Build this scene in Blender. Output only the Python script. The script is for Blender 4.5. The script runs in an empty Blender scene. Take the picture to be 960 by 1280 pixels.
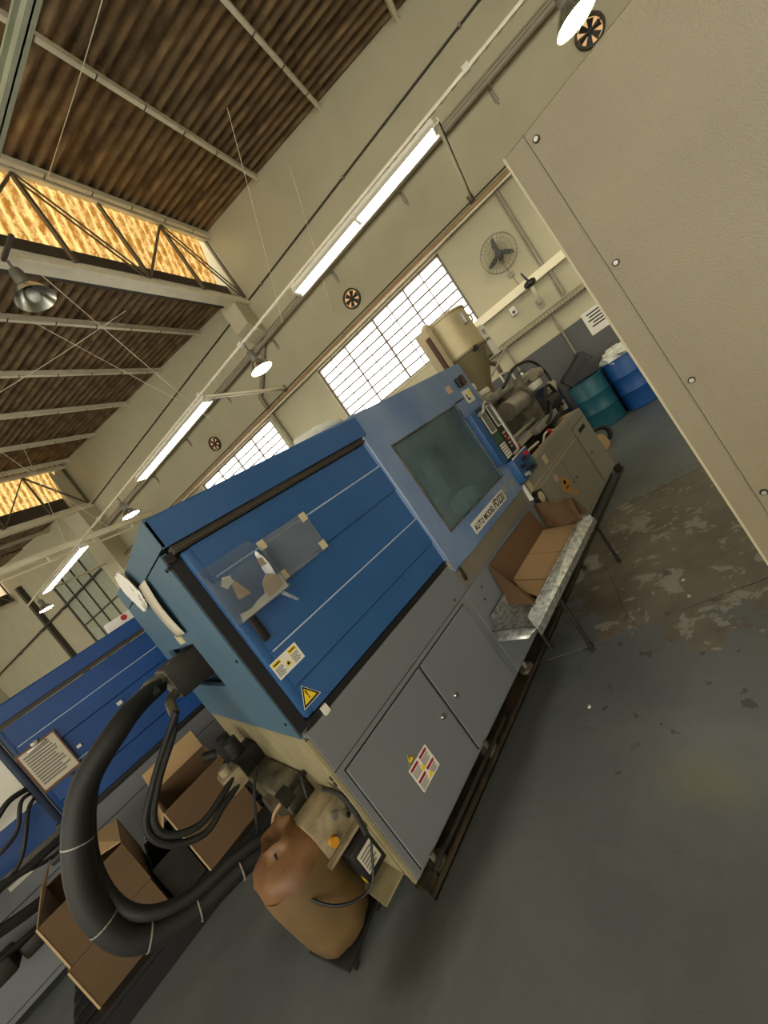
import bpy, bmesh, math, random
from mathutils import Matrix, Vector
from math import sin, cos, pi, radians, sqrt

random.seed(7)
scene = bpy.context.scene
col = scene.collection

# ------------------------------------------------------------------ camera
# world frame: X = long axis of the front machine, Z = up, camera above the origin
F_PX, PITCH, ROLL, AZ_M, AZ_W, CAM_H = 481.0, radians(-4.91), radians(35.11), radians(49.05), radians(29.36), 1.6
DL = AZ_M - AZ_W                       # the hall is turned by this angle against the machines
cam_d = bpy.data.cameras.new('camera')
cam = bpy.data.objects.new('camera', cam_d); col.objects.link(cam)
cam_d.sensor_fit = 'VERTICAL'; cam_d.sensor_height = 36.0
cam_d.lens = 36.0 * F_PX / 1280.0
cam_d.clip_start = 0.05; cam_d.clip_end = 200
_F = Vector((0, cos(PITCH), sin(PITCH))); _R = Vector((1, 0, 0)); _D = -_R.cross(_F)
_r2 = cos(ROLL) * _R + sin(ROLL) * _D; _d2 = -sin(ROLL) * _R + cos(ROLL) * _D
_T = Matrix(((sin(AZ_M), cos(AZ_M), 0), (-cos(AZ_M), sin(AZ_M), 0), (0, 0, 1)))
_rw, _dw, _fw = _T @ _r2, _T @ _d2, _T @ _F
cam.matrix_world = Matrix(((_rw.x, -_dw.x, -_fw.x, 0), (_rw.y, -_dw.y, -_fw.y, 0), (_rw.z, -_dw.z, -_fw.z, CAM_H), (0, 0, 0, 1)))
scene.camera = cam

# ------------------------------------------------------------------ world and exposure
wd = bpy.data.worlds.new('world'); scene.world = wd; wd.use_nodes = True
wd.node_tree.nodes['Background'].inputs[0].default_value = (1.0, 0.95, 0.80, 1)
wd.node_tree.nodes['Background'].inputs[1].default_value = 2.2
vs = scene.view_settings
vs.view_transform = 'Standard'; vs.look = 'None'; vs.gamma = 1.0; vs.use_curve_mapping = False
vs.exposure = 0.92
WINDOW_L, GLAZE_L, TUBE_L, BAY_L = 3.2, 0.62, 14.0, 38.0     # radiance of what gives light here

# ------------------------------------------------------------------ materials
def lin(c):
    return tuple((v / 255 / 12.92) if v / 255 <= 0.04045 else ((v / 255 + 0.055) / 1.055) ** 2.4 for v in c[:3]) + (1.0,)
MATS = {}
def mat(name, rgb, rough=0.5, metal=0.0, var=0.12, scale=6.0, bump=0.0, bscale=120.0, rgb2=None, spread=0.5, stretch=(1, 1, 1), rvar=0.0, emit=None, estr=0.0, spec=0.5, trans=0.0, alpha=1.0):
    m = bpy.data.materials.new(name); m.use_nodes = True; MATS[name] = m
    nt = m.node_tree; N, L = nt.nodes, nt.links; b = N['Principled BSDF']
    c1 = lin(rgb)
    c2 = lin(rgb2) if rgb2 else tuple(v * (1 - var) for v in c1[:3]) + (1,)
    tc = N.new('ShaderNodeTexCoord'); mp = N.new('ShaderNodeMapping'); mp.inputs['Scale'].default_value = stretch
    L.new(tc.outputs['Object'], mp.inputs['Vector'])
    nz = N.new('ShaderNodeTexNoise'); nz.inputs['Scale'].default_value = scale; nz.inputs['Detail'].default_value = 6; nz.inputs['Roughness'].default_value = 0.6
    L.new(mp.outputs['Vector'], nz.inputs['Vector'])
    cr = N.new('ShaderNodeValToRGB'); cr.color_ramp.elements[0].position = 0.5 - spread / 2; cr.color_ramp.elements[1].position = 0.5 + spread / 2
    cr.color_ramp.elements[0].color = c2; cr.color_ramp.elements[1].color = c1
    L.new(nz.outputs['Fac'], cr.inputs['Fac']); L.new(cr.outputs['Color'], b.inputs['Base Color'])
    b.inputs['Roughness'].default_value = rough; b.inputs['Metallic'].default_value = metal
    b.inputs['Specular IOR Level'].default_value = spec
    if rvar:
        mr = N.new('ShaderNodeMapRange'); mr.inputs['To Min'].default_value = max(0.03, rough - rvar); mr.inputs['To Max'].default_value = min(1, rough + rvar)
        L.new(nz.outputs['Fac'], mr.inputs['Value']); L.new(mr.outputs['Result'], b.inputs['Roughness'])
    if bump:
        n2 = N.new('ShaderNodeTexNoise'); n2.inputs['Scale'].default_value = bscale; n2.inputs['Detail'].default_value = 3
        L.new(mp.outputs['Vector'], n2.inputs['Vector'])
        bp = N.new('ShaderNodeBump'); bp.inputs['Strength'].default_value = bump; bp.inputs['Distance'].default_value = 0.01
        L.new(n2.outputs['Fac'], bp.inputs['Height']); L.new(bp.outputs['Normal'], b.inputs['Normal'])
    if emit:
        b.inputs['Emission Color'].default_value = lin(emit); b.inputs['Emission Strength'].default_value = estr
    if trans: b.inputs['Transmission Weight'].default_value = trans
    if alpha < 1: b.inputs['Alpha'].default_value = alpha
    return m

mat('wall_paint', (188, 181, 152), 0.75, var=0.14, scale=1.2, bump=0.08, bscale=60)
mat('dado_paint', (84, 84, 84), 0.6, var=0.2, scale=2)
mat('roof_sheet', (150, 124, 88), 0.9, rgb2=(74, 56, 38), scale=1.6, spread=0.34, bump=0.2, bscale=40, stretch=(2.5, 0.8, 1))
mat('purlin_paint', (246, 238, 212), 0.45, var=0.2, scale=3)
mat('truss_steel', (112, 100, 80), 0.6, var=0.35, scale=5)
mat('gutter_dark', (82, 74, 62), 0.8, var=0.35, scale=3)
mat('pipe_grey', (150, 142, 122), 0.5, var=0.2, scale=5)
mat('pipe_dark', (70, 62, 52), 0.6, var=0.3, scale=5)
mat('pipe_copper', (176, 140, 100), 0.45, var=0.25, scale=5)
mat('rod_cream', (246, 236, 206), 0.5, var=0.1)
mat('window_frame', (120, 112, 100), 0.6, var=0.15)
mat('concrete_post', (200, 190, 160), 0.8, var=0.12, scale=2, bump=0.1)
mat('gate_sheet', (176, 180, 158), 0.7, var=0.2, scale=2)
mat('blue_paint', (52, 94, 144), 0.34, rgb2=(40, 78, 124), scale=2.2, spread=0.6, stretch=(1, 1, 0.5), rvar=0.08, bump=0.02, bscale=200)
mat('blue_cover_sheen', (132, 148, 174), 0.32, rgb2=(62, 98, 144), scale=1.3, spread=0.4, stretch=(1, 1, 0.7), rvar=0.08)  # pale tone paints the sheen of the guard cover into its colour
mat('blue_pale', (78, 106, 124), 0.5, rgb2=(58, 88, 108), scale=2.4, spread=0.6, stretch=(1, 1, 0.4))
mat('blue_dark', (16, 34, 66), 0.6, var=0.3)
mat('blue_bright', (22, 74, 140), 0.42, rgb2=(16, 58, 116), scale=2)
mat('grey_paint', (112, 115, 118), 0.5, var=0.1, scale=2.5, bump=0.02, bscale=200)
mat('grey_cabinet', (140, 136, 124), 0.5, var=0.12, scale=3)
mat('grey_apron', (120, 112, 98), 0.5, var=0.2, scale=3)
mat('cream_paint', (156, 146, 112), 0.6, rgb2=(104, 94, 68), scale=4, spread=0.5)
mat('oily_brown', (66, 56, 40), 0.45, rgb2=(28, 24, 18), scale=9, spread=0.4, bump=0.2, bscale=50)
mat('black_gap', (14, 14, 15), 0.7, var=0.3)
mat('black_rubber', (25, 24, 21), 0.62, var=0.3, scale=9, bump=0.15, bscale=90)
mat('black_plastic', (24, 24, 24), 0.5, var=0.3)
mat('clip_tie', (150, 146, 134), 0.4)
mat('steel', (178, 174, 162), 0.35, metal=0.5, var=0.25, scale=8)
mat('steel_dirty', (140, 132, 112), 0.45, metal=0.35, rgb2=(52, 46, 36), scale=10, spread=0.5)
mat('iron_dark', (46, 43, 37), 0.55, metal=0.3, rgb2=(28, 26, 22), scale=12, spread=0.5)
mat('galvanized', (196, 198, 194), 0.30, metal=0.6, rgb2=(128, 132, 132), scale=28, spread=0.25)
mat('chrome', (220, 220, 220), 0.15, metal=1.0, var=0.05)
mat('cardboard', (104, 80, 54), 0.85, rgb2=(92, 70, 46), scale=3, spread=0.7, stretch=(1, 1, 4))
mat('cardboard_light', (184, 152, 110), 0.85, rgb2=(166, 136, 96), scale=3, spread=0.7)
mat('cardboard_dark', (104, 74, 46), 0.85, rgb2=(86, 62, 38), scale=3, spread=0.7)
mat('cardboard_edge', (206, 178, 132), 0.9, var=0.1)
mat('box_grey', (132, 121, 95), 0.36, rgb2=(120, 109, 85), scale=4, spread=0.6, bump=0.22, bscale=320, spec=0.6)
mat('box_edge', (170, 160, 132), 0.45, var=0.1)
mat('paper', (206, 198, 178), 0.8, rgb2=(178, 168, 146), scale=9, spread=0.6)
mat('paper_white', (226, 222, 212), 0.8, var=0.08)
mat('paper_torn', (186, 158, 116), 0.85, rgb2=(150, 124, 88), scale=12, spread=0.5)
mat('ink', (30, 28, 28), 0.7)
mat('ink_grey', (120, 116, 110), 0.7)
mat('sign_yellow', (232, 200, 40), 0.5, var=0.06)
mat('sign_red', (150, 24, 44), 0.5, var=0.1)
mat('sign_orange', (206, 140, 30), 0.6, var=0.25, scale=20)
mat('tape', (200, 188, 150), 0.6, var=0.15)
mat('red_plastic', (170, 30, 36), 0.45)
mat('green_key', (60, 96, 70), 0.5)
mat('screen_grey', (120, 122, 112), 0.25, var=0.1)
mat('panel_dark', (40, 40, 42), 0.5)
mat('plate_white', (216, 212, 200), 0.5, var=0.06)
mat('hopper_paint', (184, 170, 132), 0.42, rgb2=(160, 146, 110), scale=3, spread=0.6, metal=0.25)
mat('hopper_cone', (128, 118, 88), 0.5, var=0.2, scale=4, metal=0.25)
mat('duct_beige', (188, 172, 140), 0.6, var=0.15)
mat('stripe_brown', (76, 48, 38), 0.6)
mat('drum_teal', (22, 92, 108), 0.45, rgb2=(18, 72, 88), scale=3, spread=0.6)
mat('drum_blue', (10, 78, 148), 0.45, rgb2=(8, 62, 124), scale=3, spread=0.6)
mat('crate_black', (22, 23, 24), 0.45, var=0.2)
mat('cloth_white', (222, 224, 214), 0.85, var=0.15, scale=8)
mat('bag_orange', (122, 84, 44), 0.55, rgb2=(86, 54, 28), scale=4, spread=0.6, bump=0.25, bscale=14)
mat('bag_cream', (120, 94, 56), 0.5, rgb2=(82, 64, 38), scale=4, spread=0.6, bump=0.25, bscale=14)
mat('bag_dark', (42, 40, 30), 0.5, var=0.3, bump=0.2, bscale=14)
mat('fan_black', (24, 23, 22), 0.45)
mat('fan_wire', (132, 126, 108), 0.4, metal=0.3)
mat('clipboard_brown', (112, 74, 52), 0.6)
mat('box_green_grey', (118, 116, 92), 0.6, var=0.15)
mat('solenoid', (160, 146, 116), 0.5, rgb2=(110, 98, 76), scale=14, spread=0.4)
mat('sign_pink', (196, 160, 140), 0.6)
mat('wood_pale', (190, 160, 112), 0.8, var=0.2)
mat('bulb_off', (226, 224, 214), 0.25, var=0.03)
mat('reflector', (200, 198, 186), 0.25, metal=0.85, var=0.1)
mat('lamp_housing', (120, 116, 104), 0.5, metal=0.3)
mat('fixture_white', (226, 222, 206), 0.5, var=0.06)
mat('tube_glow', (255, 255, 250), 0.5, emit=(255, 250, 232), estr=TUBE_L)
mat('bulb_glow', (255, 255, 240), 0.5, emit=(255, 244, 208), estr=BAY_L)
mat('fan_daylight', (220, 180, 130), 0.6, emit=(226, 176, 120), estr=0.3)
def pane_mat():
    m = mat('window_pane', (235, 238, 240), 0.3, emit=(255, 252, 244), estr=WINDOW_L)
pane_mat()
def glaze_mat():
    # weathered translucent sheet with daylight behind it: yellowed fibre texture, the glow follows the sheet's own colour
    m = bpy.data.materials.new('skylight_sheet'); m.use_nodes = True; MATS['skylight_sheet'] = m
    nt = m.node_tree; N, L = nt.nodes, nt.links; b = N['Principled BSDF']
    tc = N.new('ShaderNodeTexCoord'); nz = N.new('ShaderNodeTexNoise'); nz.inputs['Scale'].default_value = 7; nz.inputs['Detail'].default_value = 10; nz.inputs['Roughness'].default_value = 0.8
    mp = N.new('ShaderNodeMapping'); mp.inputs['Scale'].default_value = (2.2, 0.8, 1); L.new(tc.outputs['Object'], mp.inputs['Vector']); L.new(mp.outputs['Vector'], nz.inputs['Vector'])
    cr = N.new('ShaderNodeValToRGB'); e = cr.color_ramp.elements
    e[0].position = 0.36; e[0].color = lin((150, 100, 36)); e[1].position = 0.58; e[1].color = lin((250, 216, 140))
    wv = N.new('ShaderNodeTexWave'); wv.bands_direction = 'X'; wv.inputs['Scale'].default_value = 2 * pi / 20 / 0.177; wv.inputs['Distortion'].default_value = 0.6  # bands at the sheet's pitch paint in the shading of its waves
    L.new(tc.outputs['Object'], wv.inputs['Vector'])
    ad = N.new('ShaderNodeMath'); ad.operation = 'MULTIPLY_ADD'; ad.inputs[1].default_value = 0.22; L.new(wv.outputs['Fac'], ad.inputs[0]); L.new(nz.outputs['Fac'], ad.inputs[2])
    sb_ = N.new('ShaderNodeMath'); sb_.operation = 'SUBTRACT'; sb_.inputs[1].default_value = 0.11; L.new(ad.outputs[0], sb_.inputs[0])
    L.new(sb_.outputs[0], cr.inputs['Fac']); L.new(cr.outputs['Color'], b.inputs['Base Color']); L.new(cr.outputs['Color'], b.inputs['Emission Color'])
    b.inputs['Emission Strength'].default_value = GLAZE_L; b.inputs['Roughness'].default_value = 0.6
glaze_mat()
def clear_mat(name, tint, gloss, op, sp=0.25):
    m = bpy.data.materials.new(name); m.use_nodes = True; MATS[name] = m
    nt = m.node_tree; N, L = nt.nodes, nt.links
    for n in list(N):
        if n.type != 'OUTPUT_MATERIAL': N.remove(n)
    out = [n for n in N if n.type == 'OUTPUT_MATERIAL'][0]
    t = N.new('ShaderNodeBsdfTransparent'); t.inputs[0].default_value = tint
    p = N.new('ShaderNodeBsdfPrincipled'); p.inputs['Base Color'].default_value = gloss; p.inputs['Roughness'].default_value = 0.14
    nz = N.new('ShaderNodeTexNoise'); nz.inputs['Scale'].default_value = 5; nz.inputs['Detail'].default_value = 6
    tc = N.new('ShaderNodeTexCoord'); L.new(tc.outputs['Object'], nz.inputs['Vector'])
    mr = N.new('ShaderNodeMapRange'); mr.inputs['To Min'].default_value = max(0, op - sp); mr.inputs['To Max'].default_value = op + sp
    mr.inputs['From Min'].default_value = 0.3; mr.inputs['From Max'].default_value = 0.7
    L.new(nz.outputs['Fac'], mr.inputs['Value'])
    mx = N.new('ShaderNodeMixShader'); L.new(mr.outputs['Result'], mx.inputs[0]); L.new(t.outputs[0], mx.inputs[1]); L.new(p.outputs[0], mx.inputs[2])
    L.new(mx.outputs[0], out.inputs['Surface'])
clear_mat('guard_glass', (0.66, 0.76, 0.78, 1), lin((126, 148, 152)), 0.34, 0.14)  # pale base colour stands in for the sheen on the pane
clear_mat('clear_pocket', (0.9, 0.92, 0.94, 1), lin((150, 158, 164)), 0.10, 0.08)
clear_mat('clear_film', (0.85, 0.87, 0.9, 1), lin((140, 148, 156)), 0.42, 0.15)
mat('crease_highlight', (168, 184, 202), 0.4, var=0.1)  # highlight colour for the door creases

def floor_mat():
    m = bpy.data.materials.new('floor_paint'); m.use_nodes = True; MATS['floor_paint'] = m
    nt = m.node_tree; N, L = nt.nodes, nt.links; b = N['Principled BSDF']
    tc = N.new('ShaderNodeTexCoord'); co = tc.outputs['Object']
    def noise(sc, det=6, ro=0.6, vec=co, dist=0.0):
        n = N.new('ShaderNodeTexNoise'); n.inputs['Scale'].default_value = sc; n.inputs['Detail'].default_value = det; n.inputs['Roughness'].default_value = ro
        n.inputs['Distortion'].default_value = dist; L.new(vec, n.inputs['Vector']); return n.outputs['Fac']
    def math_(op, a, c=None):
        n = N.new('ShaderNodeMath'); n.operation = op
        for i, v in enumerate((a, c)):
            if v is None: continue
            if isinstance(v, (int, float)): n.inputs[i].default_value = v
            else: L.new(v, n.inputs[i])
        return n.outputs[0]
    def mixc(f, a, c):
        n = N.new('ShaderNodeMix'); n.data_type = 'RGBA'
        for s, v in ((0, f), (6, a), (7, c)):
            if isinstance(v, (int, float)): n.inputs[s].default_value = v
            elif isinstance(v, tuple): n.inputs[s].default_value = v
            else: L.new(v, n.inputs[s])
        return n.outputs[2]
    def step(v, lo, hi):
        n = N.new('ShaderNodeMapRange'); n.interpolation_type = 'SMOOTHSTEP'; n.inputs['From Min'].default_value = lo; n.inputs['From Max'].default_value = hi
        L.new(v, n.inputs['Value']); return n.outputs['Result']
    def blob(cx, cy, rx, ry, rot=0.0):          # 1 in the middle, 0 at the rim
        mp = N.new('ShaderNodeMapping'); mp.vector_type = 'TEXTURE'
        mp.inputs['Location'].default_value = (cx, cy, 0); mp.inputs['Rotation'].default_value = (0, 0, rot); mp.inputs['Scale'].default_value = (rx, ry, 1)
        L.new(co, mp.inputs['Vector'])
        ln = N.new('ShaderNodeVectorMath'); ln.operation = 'LENGTH'; L.new(mp.outputs[0], ln.inputs[0])
        return math_('SUBTRACT', 1.0, ln.outputs['Value'])
    big = noise(0.9, 5); mid = noise(4.5, 8, 0.65); fine = noise(16, 6, 0.7)
    base = mixc(step(big, 0.35, 0.65), lin((88, 92, 93)), lin((104, 108, 108)))
    base = mixc(math_('MULTIPLY', step(fine, 0.4, 0.75), 0.25), base, lin((78, 79, 76)))
    # worn patch where the paint has gone, with its ragged rim
    worn = math_('ADD', blob(3.1, 0.55, 1.28, 1.55, 0.454), math_('MULTIPLY', math_('SUBTRACT', mid, 0.5), 1.1))
    wm = step(worn, 0.12, 0.17)
    brown = mixc(step(noise(2.4, 6), 0.35, 0.65), lin((92, 84, 72)), lin((112, 104, 90)))
    base = mixc(wm, base, brown)
    # islands of old paint left in the worn part
    isl = math_('MULTIPLY', step(math_('ADD', noise(7, 9, 0.7, dist=0.4), math_('MULTIPLY', step(noise(1.7, 3), 0.5, 0.62), 0.1)), 0.575, 0.60), wm)
    base = mixc(math_('MULTIPLY', isl, 0.8), base, lin((150, 147, 136)))
    # chips around the patch
    chips = math_('MULTIPLY', step(noise(11, 5, 0.55), 0.635, 0.655), step(blob(1.75, 0.85, 0.65, 0.8), 0.0, 0.5))
    base = mixc(chips, base, lin((62, 60, 52)))
    chips2 = step(noise(6.5, 4, 0.5), 0.70, 0.715)
    base = mixc(math_('MULTIPLY', chips2, 0.8), base, lin((56, 56, 50)))
    # oil stain along the machine's foot
    oil = math_('ADD', blob(1.1, 1.62, 1.5, 0.26, 0.0), math_('MULTIPLY', math_('SUBTRACT', noise(3.5, 6), 0.5), 0.7))
    om = step(oil, 0.0, 0.55)
    base = mixc(math_('MULTIPLY', om, 0.75), base, lin((44, 43, 39)))
    yel = math_('MULTIPLY', step(math_('ADD', blob(1.15, 0.72, 0.16, 0.22), math_('MULTIPLY', math_('SUBTRACT', mid, 0.5), 0.8)), 0.0, 0.7), 0.35)
    base = mixc(yel, base, lin((128, 118, 84)))
    L.new(base, b.inputs['Base Color'])
    mr = N.new('ShaderNodeMapRange'); mr.inputs['To Min'].default_value = 0.22; mr.inputs['To Max'].default_value = 0.5
    L.new(mid, mr.inputs['Value'])
    rg = N.new('ShaderNodeMix'); rg.inputs[3].default_value = 0.42; L.new(wm, rg.inputs[0]); L.new(mr.outputs['Result'], rg.inputs[2])
    L.new(rg.outputs[0], b.inputs['Roughness'])
    bp = N.new('ShaderNodeBump'); bp.inputs['Strength'].default_value = 0.12; bp.inputs['Distance'].default_value = 0.01
    L.new(fine, bp.inputs['Height']); L.new(bp.outputs['Normal'], b.inputs['Normal'])
floor_mat()

# ------------------------------------------------------------------ shapes: every one returns (verts, faces)
def bx(x0, x1, y0, y1, z0, z1):
    v = [(x, y, z) for x in (x0, x1) for y in (y0, y1) for z in (z0, z1)]
    f = [(0, 1, 3, 2), (4, 6, 7, 5), (0, 4, 5, 1), (2, 3, 7, 6), (0, 2, 6, 4), (1, 5, 7, 3)]
    return v, f
def rbx(x0, x1, y0, y1, z0, z1, r=0.01, seg=2):
    bm = bmesh.new(); v, f = bx(x0, x1, y0, y1, z0, z1)
    vs_ = [bm.verts.new(p) for p in v]
    for q in f: bm.faces.new([vs_[i] for i in q])
    bmesh.ops.recalc_face_normals(bm, faces=bm.faces)
    bmesh.ops.bevel(bm, geom=bm.edges[:], offset=r, segments=seg, affect='EDGES', profile=0.5)
    bm.verts.index_update()
    o = [tuple(p.co) for p in bm.verts], [tuple(p.index for p in q.verts) for q in bm.faces]
    bm.free(); return o
def tr(sh, M):
    return [tuple(M @ Vector(p)) for p in sh[0]], sh[1]
def mv(sh, x, y, z): return tr(sh, Matrix.Translation((x, y, z)))
def rot(sh, ang, ax, piv=(0, 0, 0)):
    T = Matrix.Translation(piv); return tr(sh, T @ Matrix.Rotation(ang, 4, ax) @ T.inverted())
def basis(d):
    d = Vector(d).normalized(); a = Vector((0, 0, 1)) if abs(d.z) < 0.9 else Vector((1, 0, 0))
    u = d.cross(a).normalized(); return u, d.cross(u).normalized(), d
def cyl(p0, p1, r0, r1=None, n=16):
    r1 = r0 if r1 is None else r1
    p0, p1 = Vector(p0), Vector(p1); u, w, d = basis(p1 - p0); v = []
    for p, r in ((p0, r0), (p1, r1)):
        for i in range(n):
            a = 2 * pi * i / n; v.append(tuple(p + (u * cos(a) + w * sin(a)) * r))
    f = [(i, (i + 1) % n, n + (i + 1) % n, n + i) for i in range(n)]
    f += [tuple(range(n))[::-1], tuple(range(n, 2 * n))]
    return v, f
def spline(pts, k=8):
    P = [Vector(p) for p in pts]; P = [2 * P[0] - P[1]] + P + [2 * P[-1] - P[-2]]; out = []
    for i in range(1, len(P) - 2):
        a, b, c, d = P[i - 1:i + 3]
        for j in range(k):
            t = j / k
            out.append(0.5 * ((2 * b) + (c - a) * t + (2 * a - 5 * b + 4 * c - d) * t * t + (3 * b - a - 3 * c + d) * t ** 3))
    out.append(P[-2]); return out
def tube(pts, r, n=10, k=8, smooth=True, rf=None):
    C = spline(pts, k) if smooth else [Vector(p) for p in pts]; v = []; f = []; u = None
    for i, p in enumerate(C):
        d = (C[min(i + 1, len(C) - 1)] - C[max(i - 1, 0)]).normalized()
        if u is None: u = basis(d)[0]
        u = (u - d * u.dot(d)).normalized(); w = d.cross(u)
        rr = r * (rf(i / (len(C) - 1)) if rf else 1)
        for j in range(n):
            a = 2 * pi * j / n; v.append(tuple(p + (u * cos(a) + w * sin(a)) * rr))
    for i in range(len(C) - 1):
        for j in range(n):
            f.append((i * n + j, i * n + (j + 1) % n, (i + 1) * n + (j + 1) % n, (i + 1) * n + j))
    f += [tuple(range(n))[::-1], tuple(range((len(C) - 1) * n, len(C) * n))]
    return v, f
def lathe(prof, c=(0, 0, 0), n=32, wob=None):
    v = []; f = []; m = len(prof)
    for i in range(n):
        a = 2 * pi * i / n
        for (r, z) in prof:
            q = r * (wob(a, z) if wob else 1)
            v.append((c[0] + q * cos(a), c[1] + q * sin(a), c[2] + z))
    for i in range(n):
        for j in range(m - 1):
            f.append((i * m + j, ((i + 1) % n) * m + j, ((i + 1) % n) * m + j + 1, i * m + j + 1))
    return v, f
def prism(poly, axis, a0, a1):
    """poly: 2-D outline; axis 'x': (y,z), 'y': (x,z), 'z': (x,y)"""
    def p3(p, a): return {'x': (a, p[0], p[1]), 'y': (p[0], a, p[1]), 'z': (p[0], p[1], a)}[axis]
    n = len(poly); v = [p3(p, a0) for p in poly] + [p3(p, a1) for p in poly]
    f = [(i, (i + 1) % n, n + (i + 1) % n, n + i) for i in range(n)] + [tuple(range(n))[::-1], tuple(range(n, 2 * n))]
    return v, f
def sheet(pts, th):
    """thin solid plate over a quad or polygon of 3-D points"""
    P = [Vector(p) for p in pts]; nrm = (P[1] - P[0]).cross(P[2] - P[1]).normalized() * th
    n = len(P); v = [tuple(p) for p in P] + [tuple(p + nrm) for p in P]
    f = [tuple(range(n))[::-1], tuple(range(n, 2 * n))] + [(i, (i + 1) % n, n + (i + 1) % n, n + i) for i in range(n)]
    return v, f
def ball(c, r, n=12, m=8, sc=(1, 1, 1)):
    pr = [(max(1e-4, r * sin(pi * j / m)), -r * cos(pi * j / m)) for j in range(m + 1)]
    sh = lathe(pr, (0, 0, 0), n); return [(c[0] + p[0] * sc[0], c[1] + p[1] * sc[1], c[2] + p[2] * sc[2]) for p in sh[0]], sh[1]
def crumple(c, sx, sy, sz, seed, n=18, m=10, amp=0.25):
    """a creased, lumpy closed blob (rags, film, bag folds)"""
    rng = random.Random(seed); ph = [(rng.uniform(0, 6.3), rng.randint(2, 5), rng.randint(1, 4)) for _ in range(5)]
    v = []; f = []
    for j in range(m + 1):
        t = pi * j / m
        for i in range(n):
            a = 2 * pi * i / n
            k = 1 + amp * sum(sin(p + q * a + s * t) for p, q, s in ph) / 2.2 * sin(t) + rng.uniform(-amp, amp) * 0.35
            v.append((c[0] + sx * k * sin(t) * cos(a), c[1] + sy * k * sin(t) * sin(a), c[2] - sz * k * cos(t)))
    for j in range(m):
        for i in range(n):
            f.append((j * n + i, j * n + (i + 1) % n, (j + 1) * n + (i + 1) % n, (j + 1) * n + i))
    return v, f
def corrugated(length, width, pitch=0.177, amp=0.034, th=0.006, nx=8):
    """sheet along local Y (length), waves across local X"""
    k = int(round(width / pitch * nx)); v = []; f = []
    for s in (0, 1):
        for i in range(k + 1):
            x = width * i / k; z = amp * sin(2 * pi * x / pitch) + s * th
            v += [(x, 0, z), (x, length, z)]
    o = 2 * (k + 1)
    for i in range(k):
        a = 2 * i
        f += [(a, a + 1, a + 3, a + 2), (o + a, o + a + 2, o + a + 3, o + a + 1), (a, a + 2, o + a + 2, o + a), (a + 1, o + a + 1, o + a + 3, a + 3)]
    f += [(0, o, o + 1, 1), (2 * k, 2 * k + 1, o + 2 * k + 1, o + 2 * k)]
    return v, f
def text_shape(s, size, M, shear=0.0, sx=1.0):
    cu = bpy.data.curves.new('t', 'FONT'); cu.body = s; cu.size = size; cu.align_x = 'CENTER'; cu.align_y = 'CENTER'; cu.extrude = 0.0006; cu.resolution_u = 2; cu.shear = shear; cu.offset = size * 0.022
    o = bpy.data.objects.new('t', cu); col.objects.link(o)
    bpy.context.view_layer.update()
    me = bpy.data.meshes.new_from_object(o.evaluated_get(bpy.context.evaluated_depsgraph_get()))
    v = [tuple(M @ Vector((p.co.x * sx, p.co.y, p.co.z))) for p in me.vertices]; f = [tuple(p.vertices) for p in me.polygons]
    bpy.data.objects.remove(o); bpy.data.curves.remove(cu); bpy.data.meshes.remove(me)
    return v, f

# ------------------------------------------------------------------ objects
def make_mesh(name, shapes, m, ang=35):
    if isinstance(shapes, tuple): shapes = [shapes]
    V, Fc = [], []
    for v, f in shapes:
        o = len(V); V += v; Fc += [tuple(i + o for i in q) for q in f]
    me = bpy.data.meshes.new(name); me.from_pydata(V, [], Fc)
    bm = bmesh.new(); bm.from_mesh(me); bmesh.ops.recalc_face_normals(bm, faces=bm.faces); bm.to_mesh(me); bm.free()
    me.materials.append(MATS[m])
    me.polygons.foreach_set('use_smooth', [True] * len(me.polygons)); me.set_sharp_from_angle(angle=radians(ang))
    me.update(); return me
def tag(o, label=None, cat=None, group=None, kind=None):
    if label: o['label'] = label
    if cat: o['category'] = cat
    if group: o['group'] = group
    if kind: o['kind'] = kind
    return o
def link(o, parent=None):
    col.objects.link(o)
    if parent is not None:
        o.parent = parent
        if parent.get('world_parts'): o.matrix_parent_inverse = parent.matrix_basis.inverted()
    return o
def part(name, shapes, m, parent, label=None, ang=35):
    o = link(bpy.data.objects.new(name, make_mesh(name, shapes, m, ang)), parent)
    if label: o['label'] = label
    return o
def thing(name, label, cat, loc=(0, 0, 0), rz=0.0, group=None, world=False):
    o = bpy.data.objects.new(name, None); o.empty_display_size = 0.1; col.objects.link(o)
    o.location = loc; o.rotation_euler = (0, 0, rz)
    if world: o['world_parts'] = 1
    return tag(o, label, cat, group)
def one(name, shapes, m, label, cat, group=None, loc=(0, 0, 0), rz=0.0):
    o = part(name, shapes, m, None); o.location = loc; o.rotation_euler = (0, 0, rz)
    return tag(o, label, cat, group)
def struct(name, shapes, m, room=True, label=None):
    o = part(name, shapes, m, None); o['kind'] = 'structure'
    if room: o.rotation_euler = (0, 0, DL)
    if label: o['label'] = label
    return o
def copy_tree(o, parent=None):
    c = o.copy(); col.objects.link(c); c.parent = parent
    for ch in list(o.children): copy_tree(ch, c)
    return c
def dup(o, loc, label=None, parent='same'):
    c = o.copy(); col.objects.link(c); c.location = loc
    if parent != 'same': c.parent = parent
    if label: c['label'] = label
    return c
def room(n, s, z=0.0):
    return (n * cos(DL) - s * sin(DL), n * sin(DL) + s * cos(DL), z)

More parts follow.
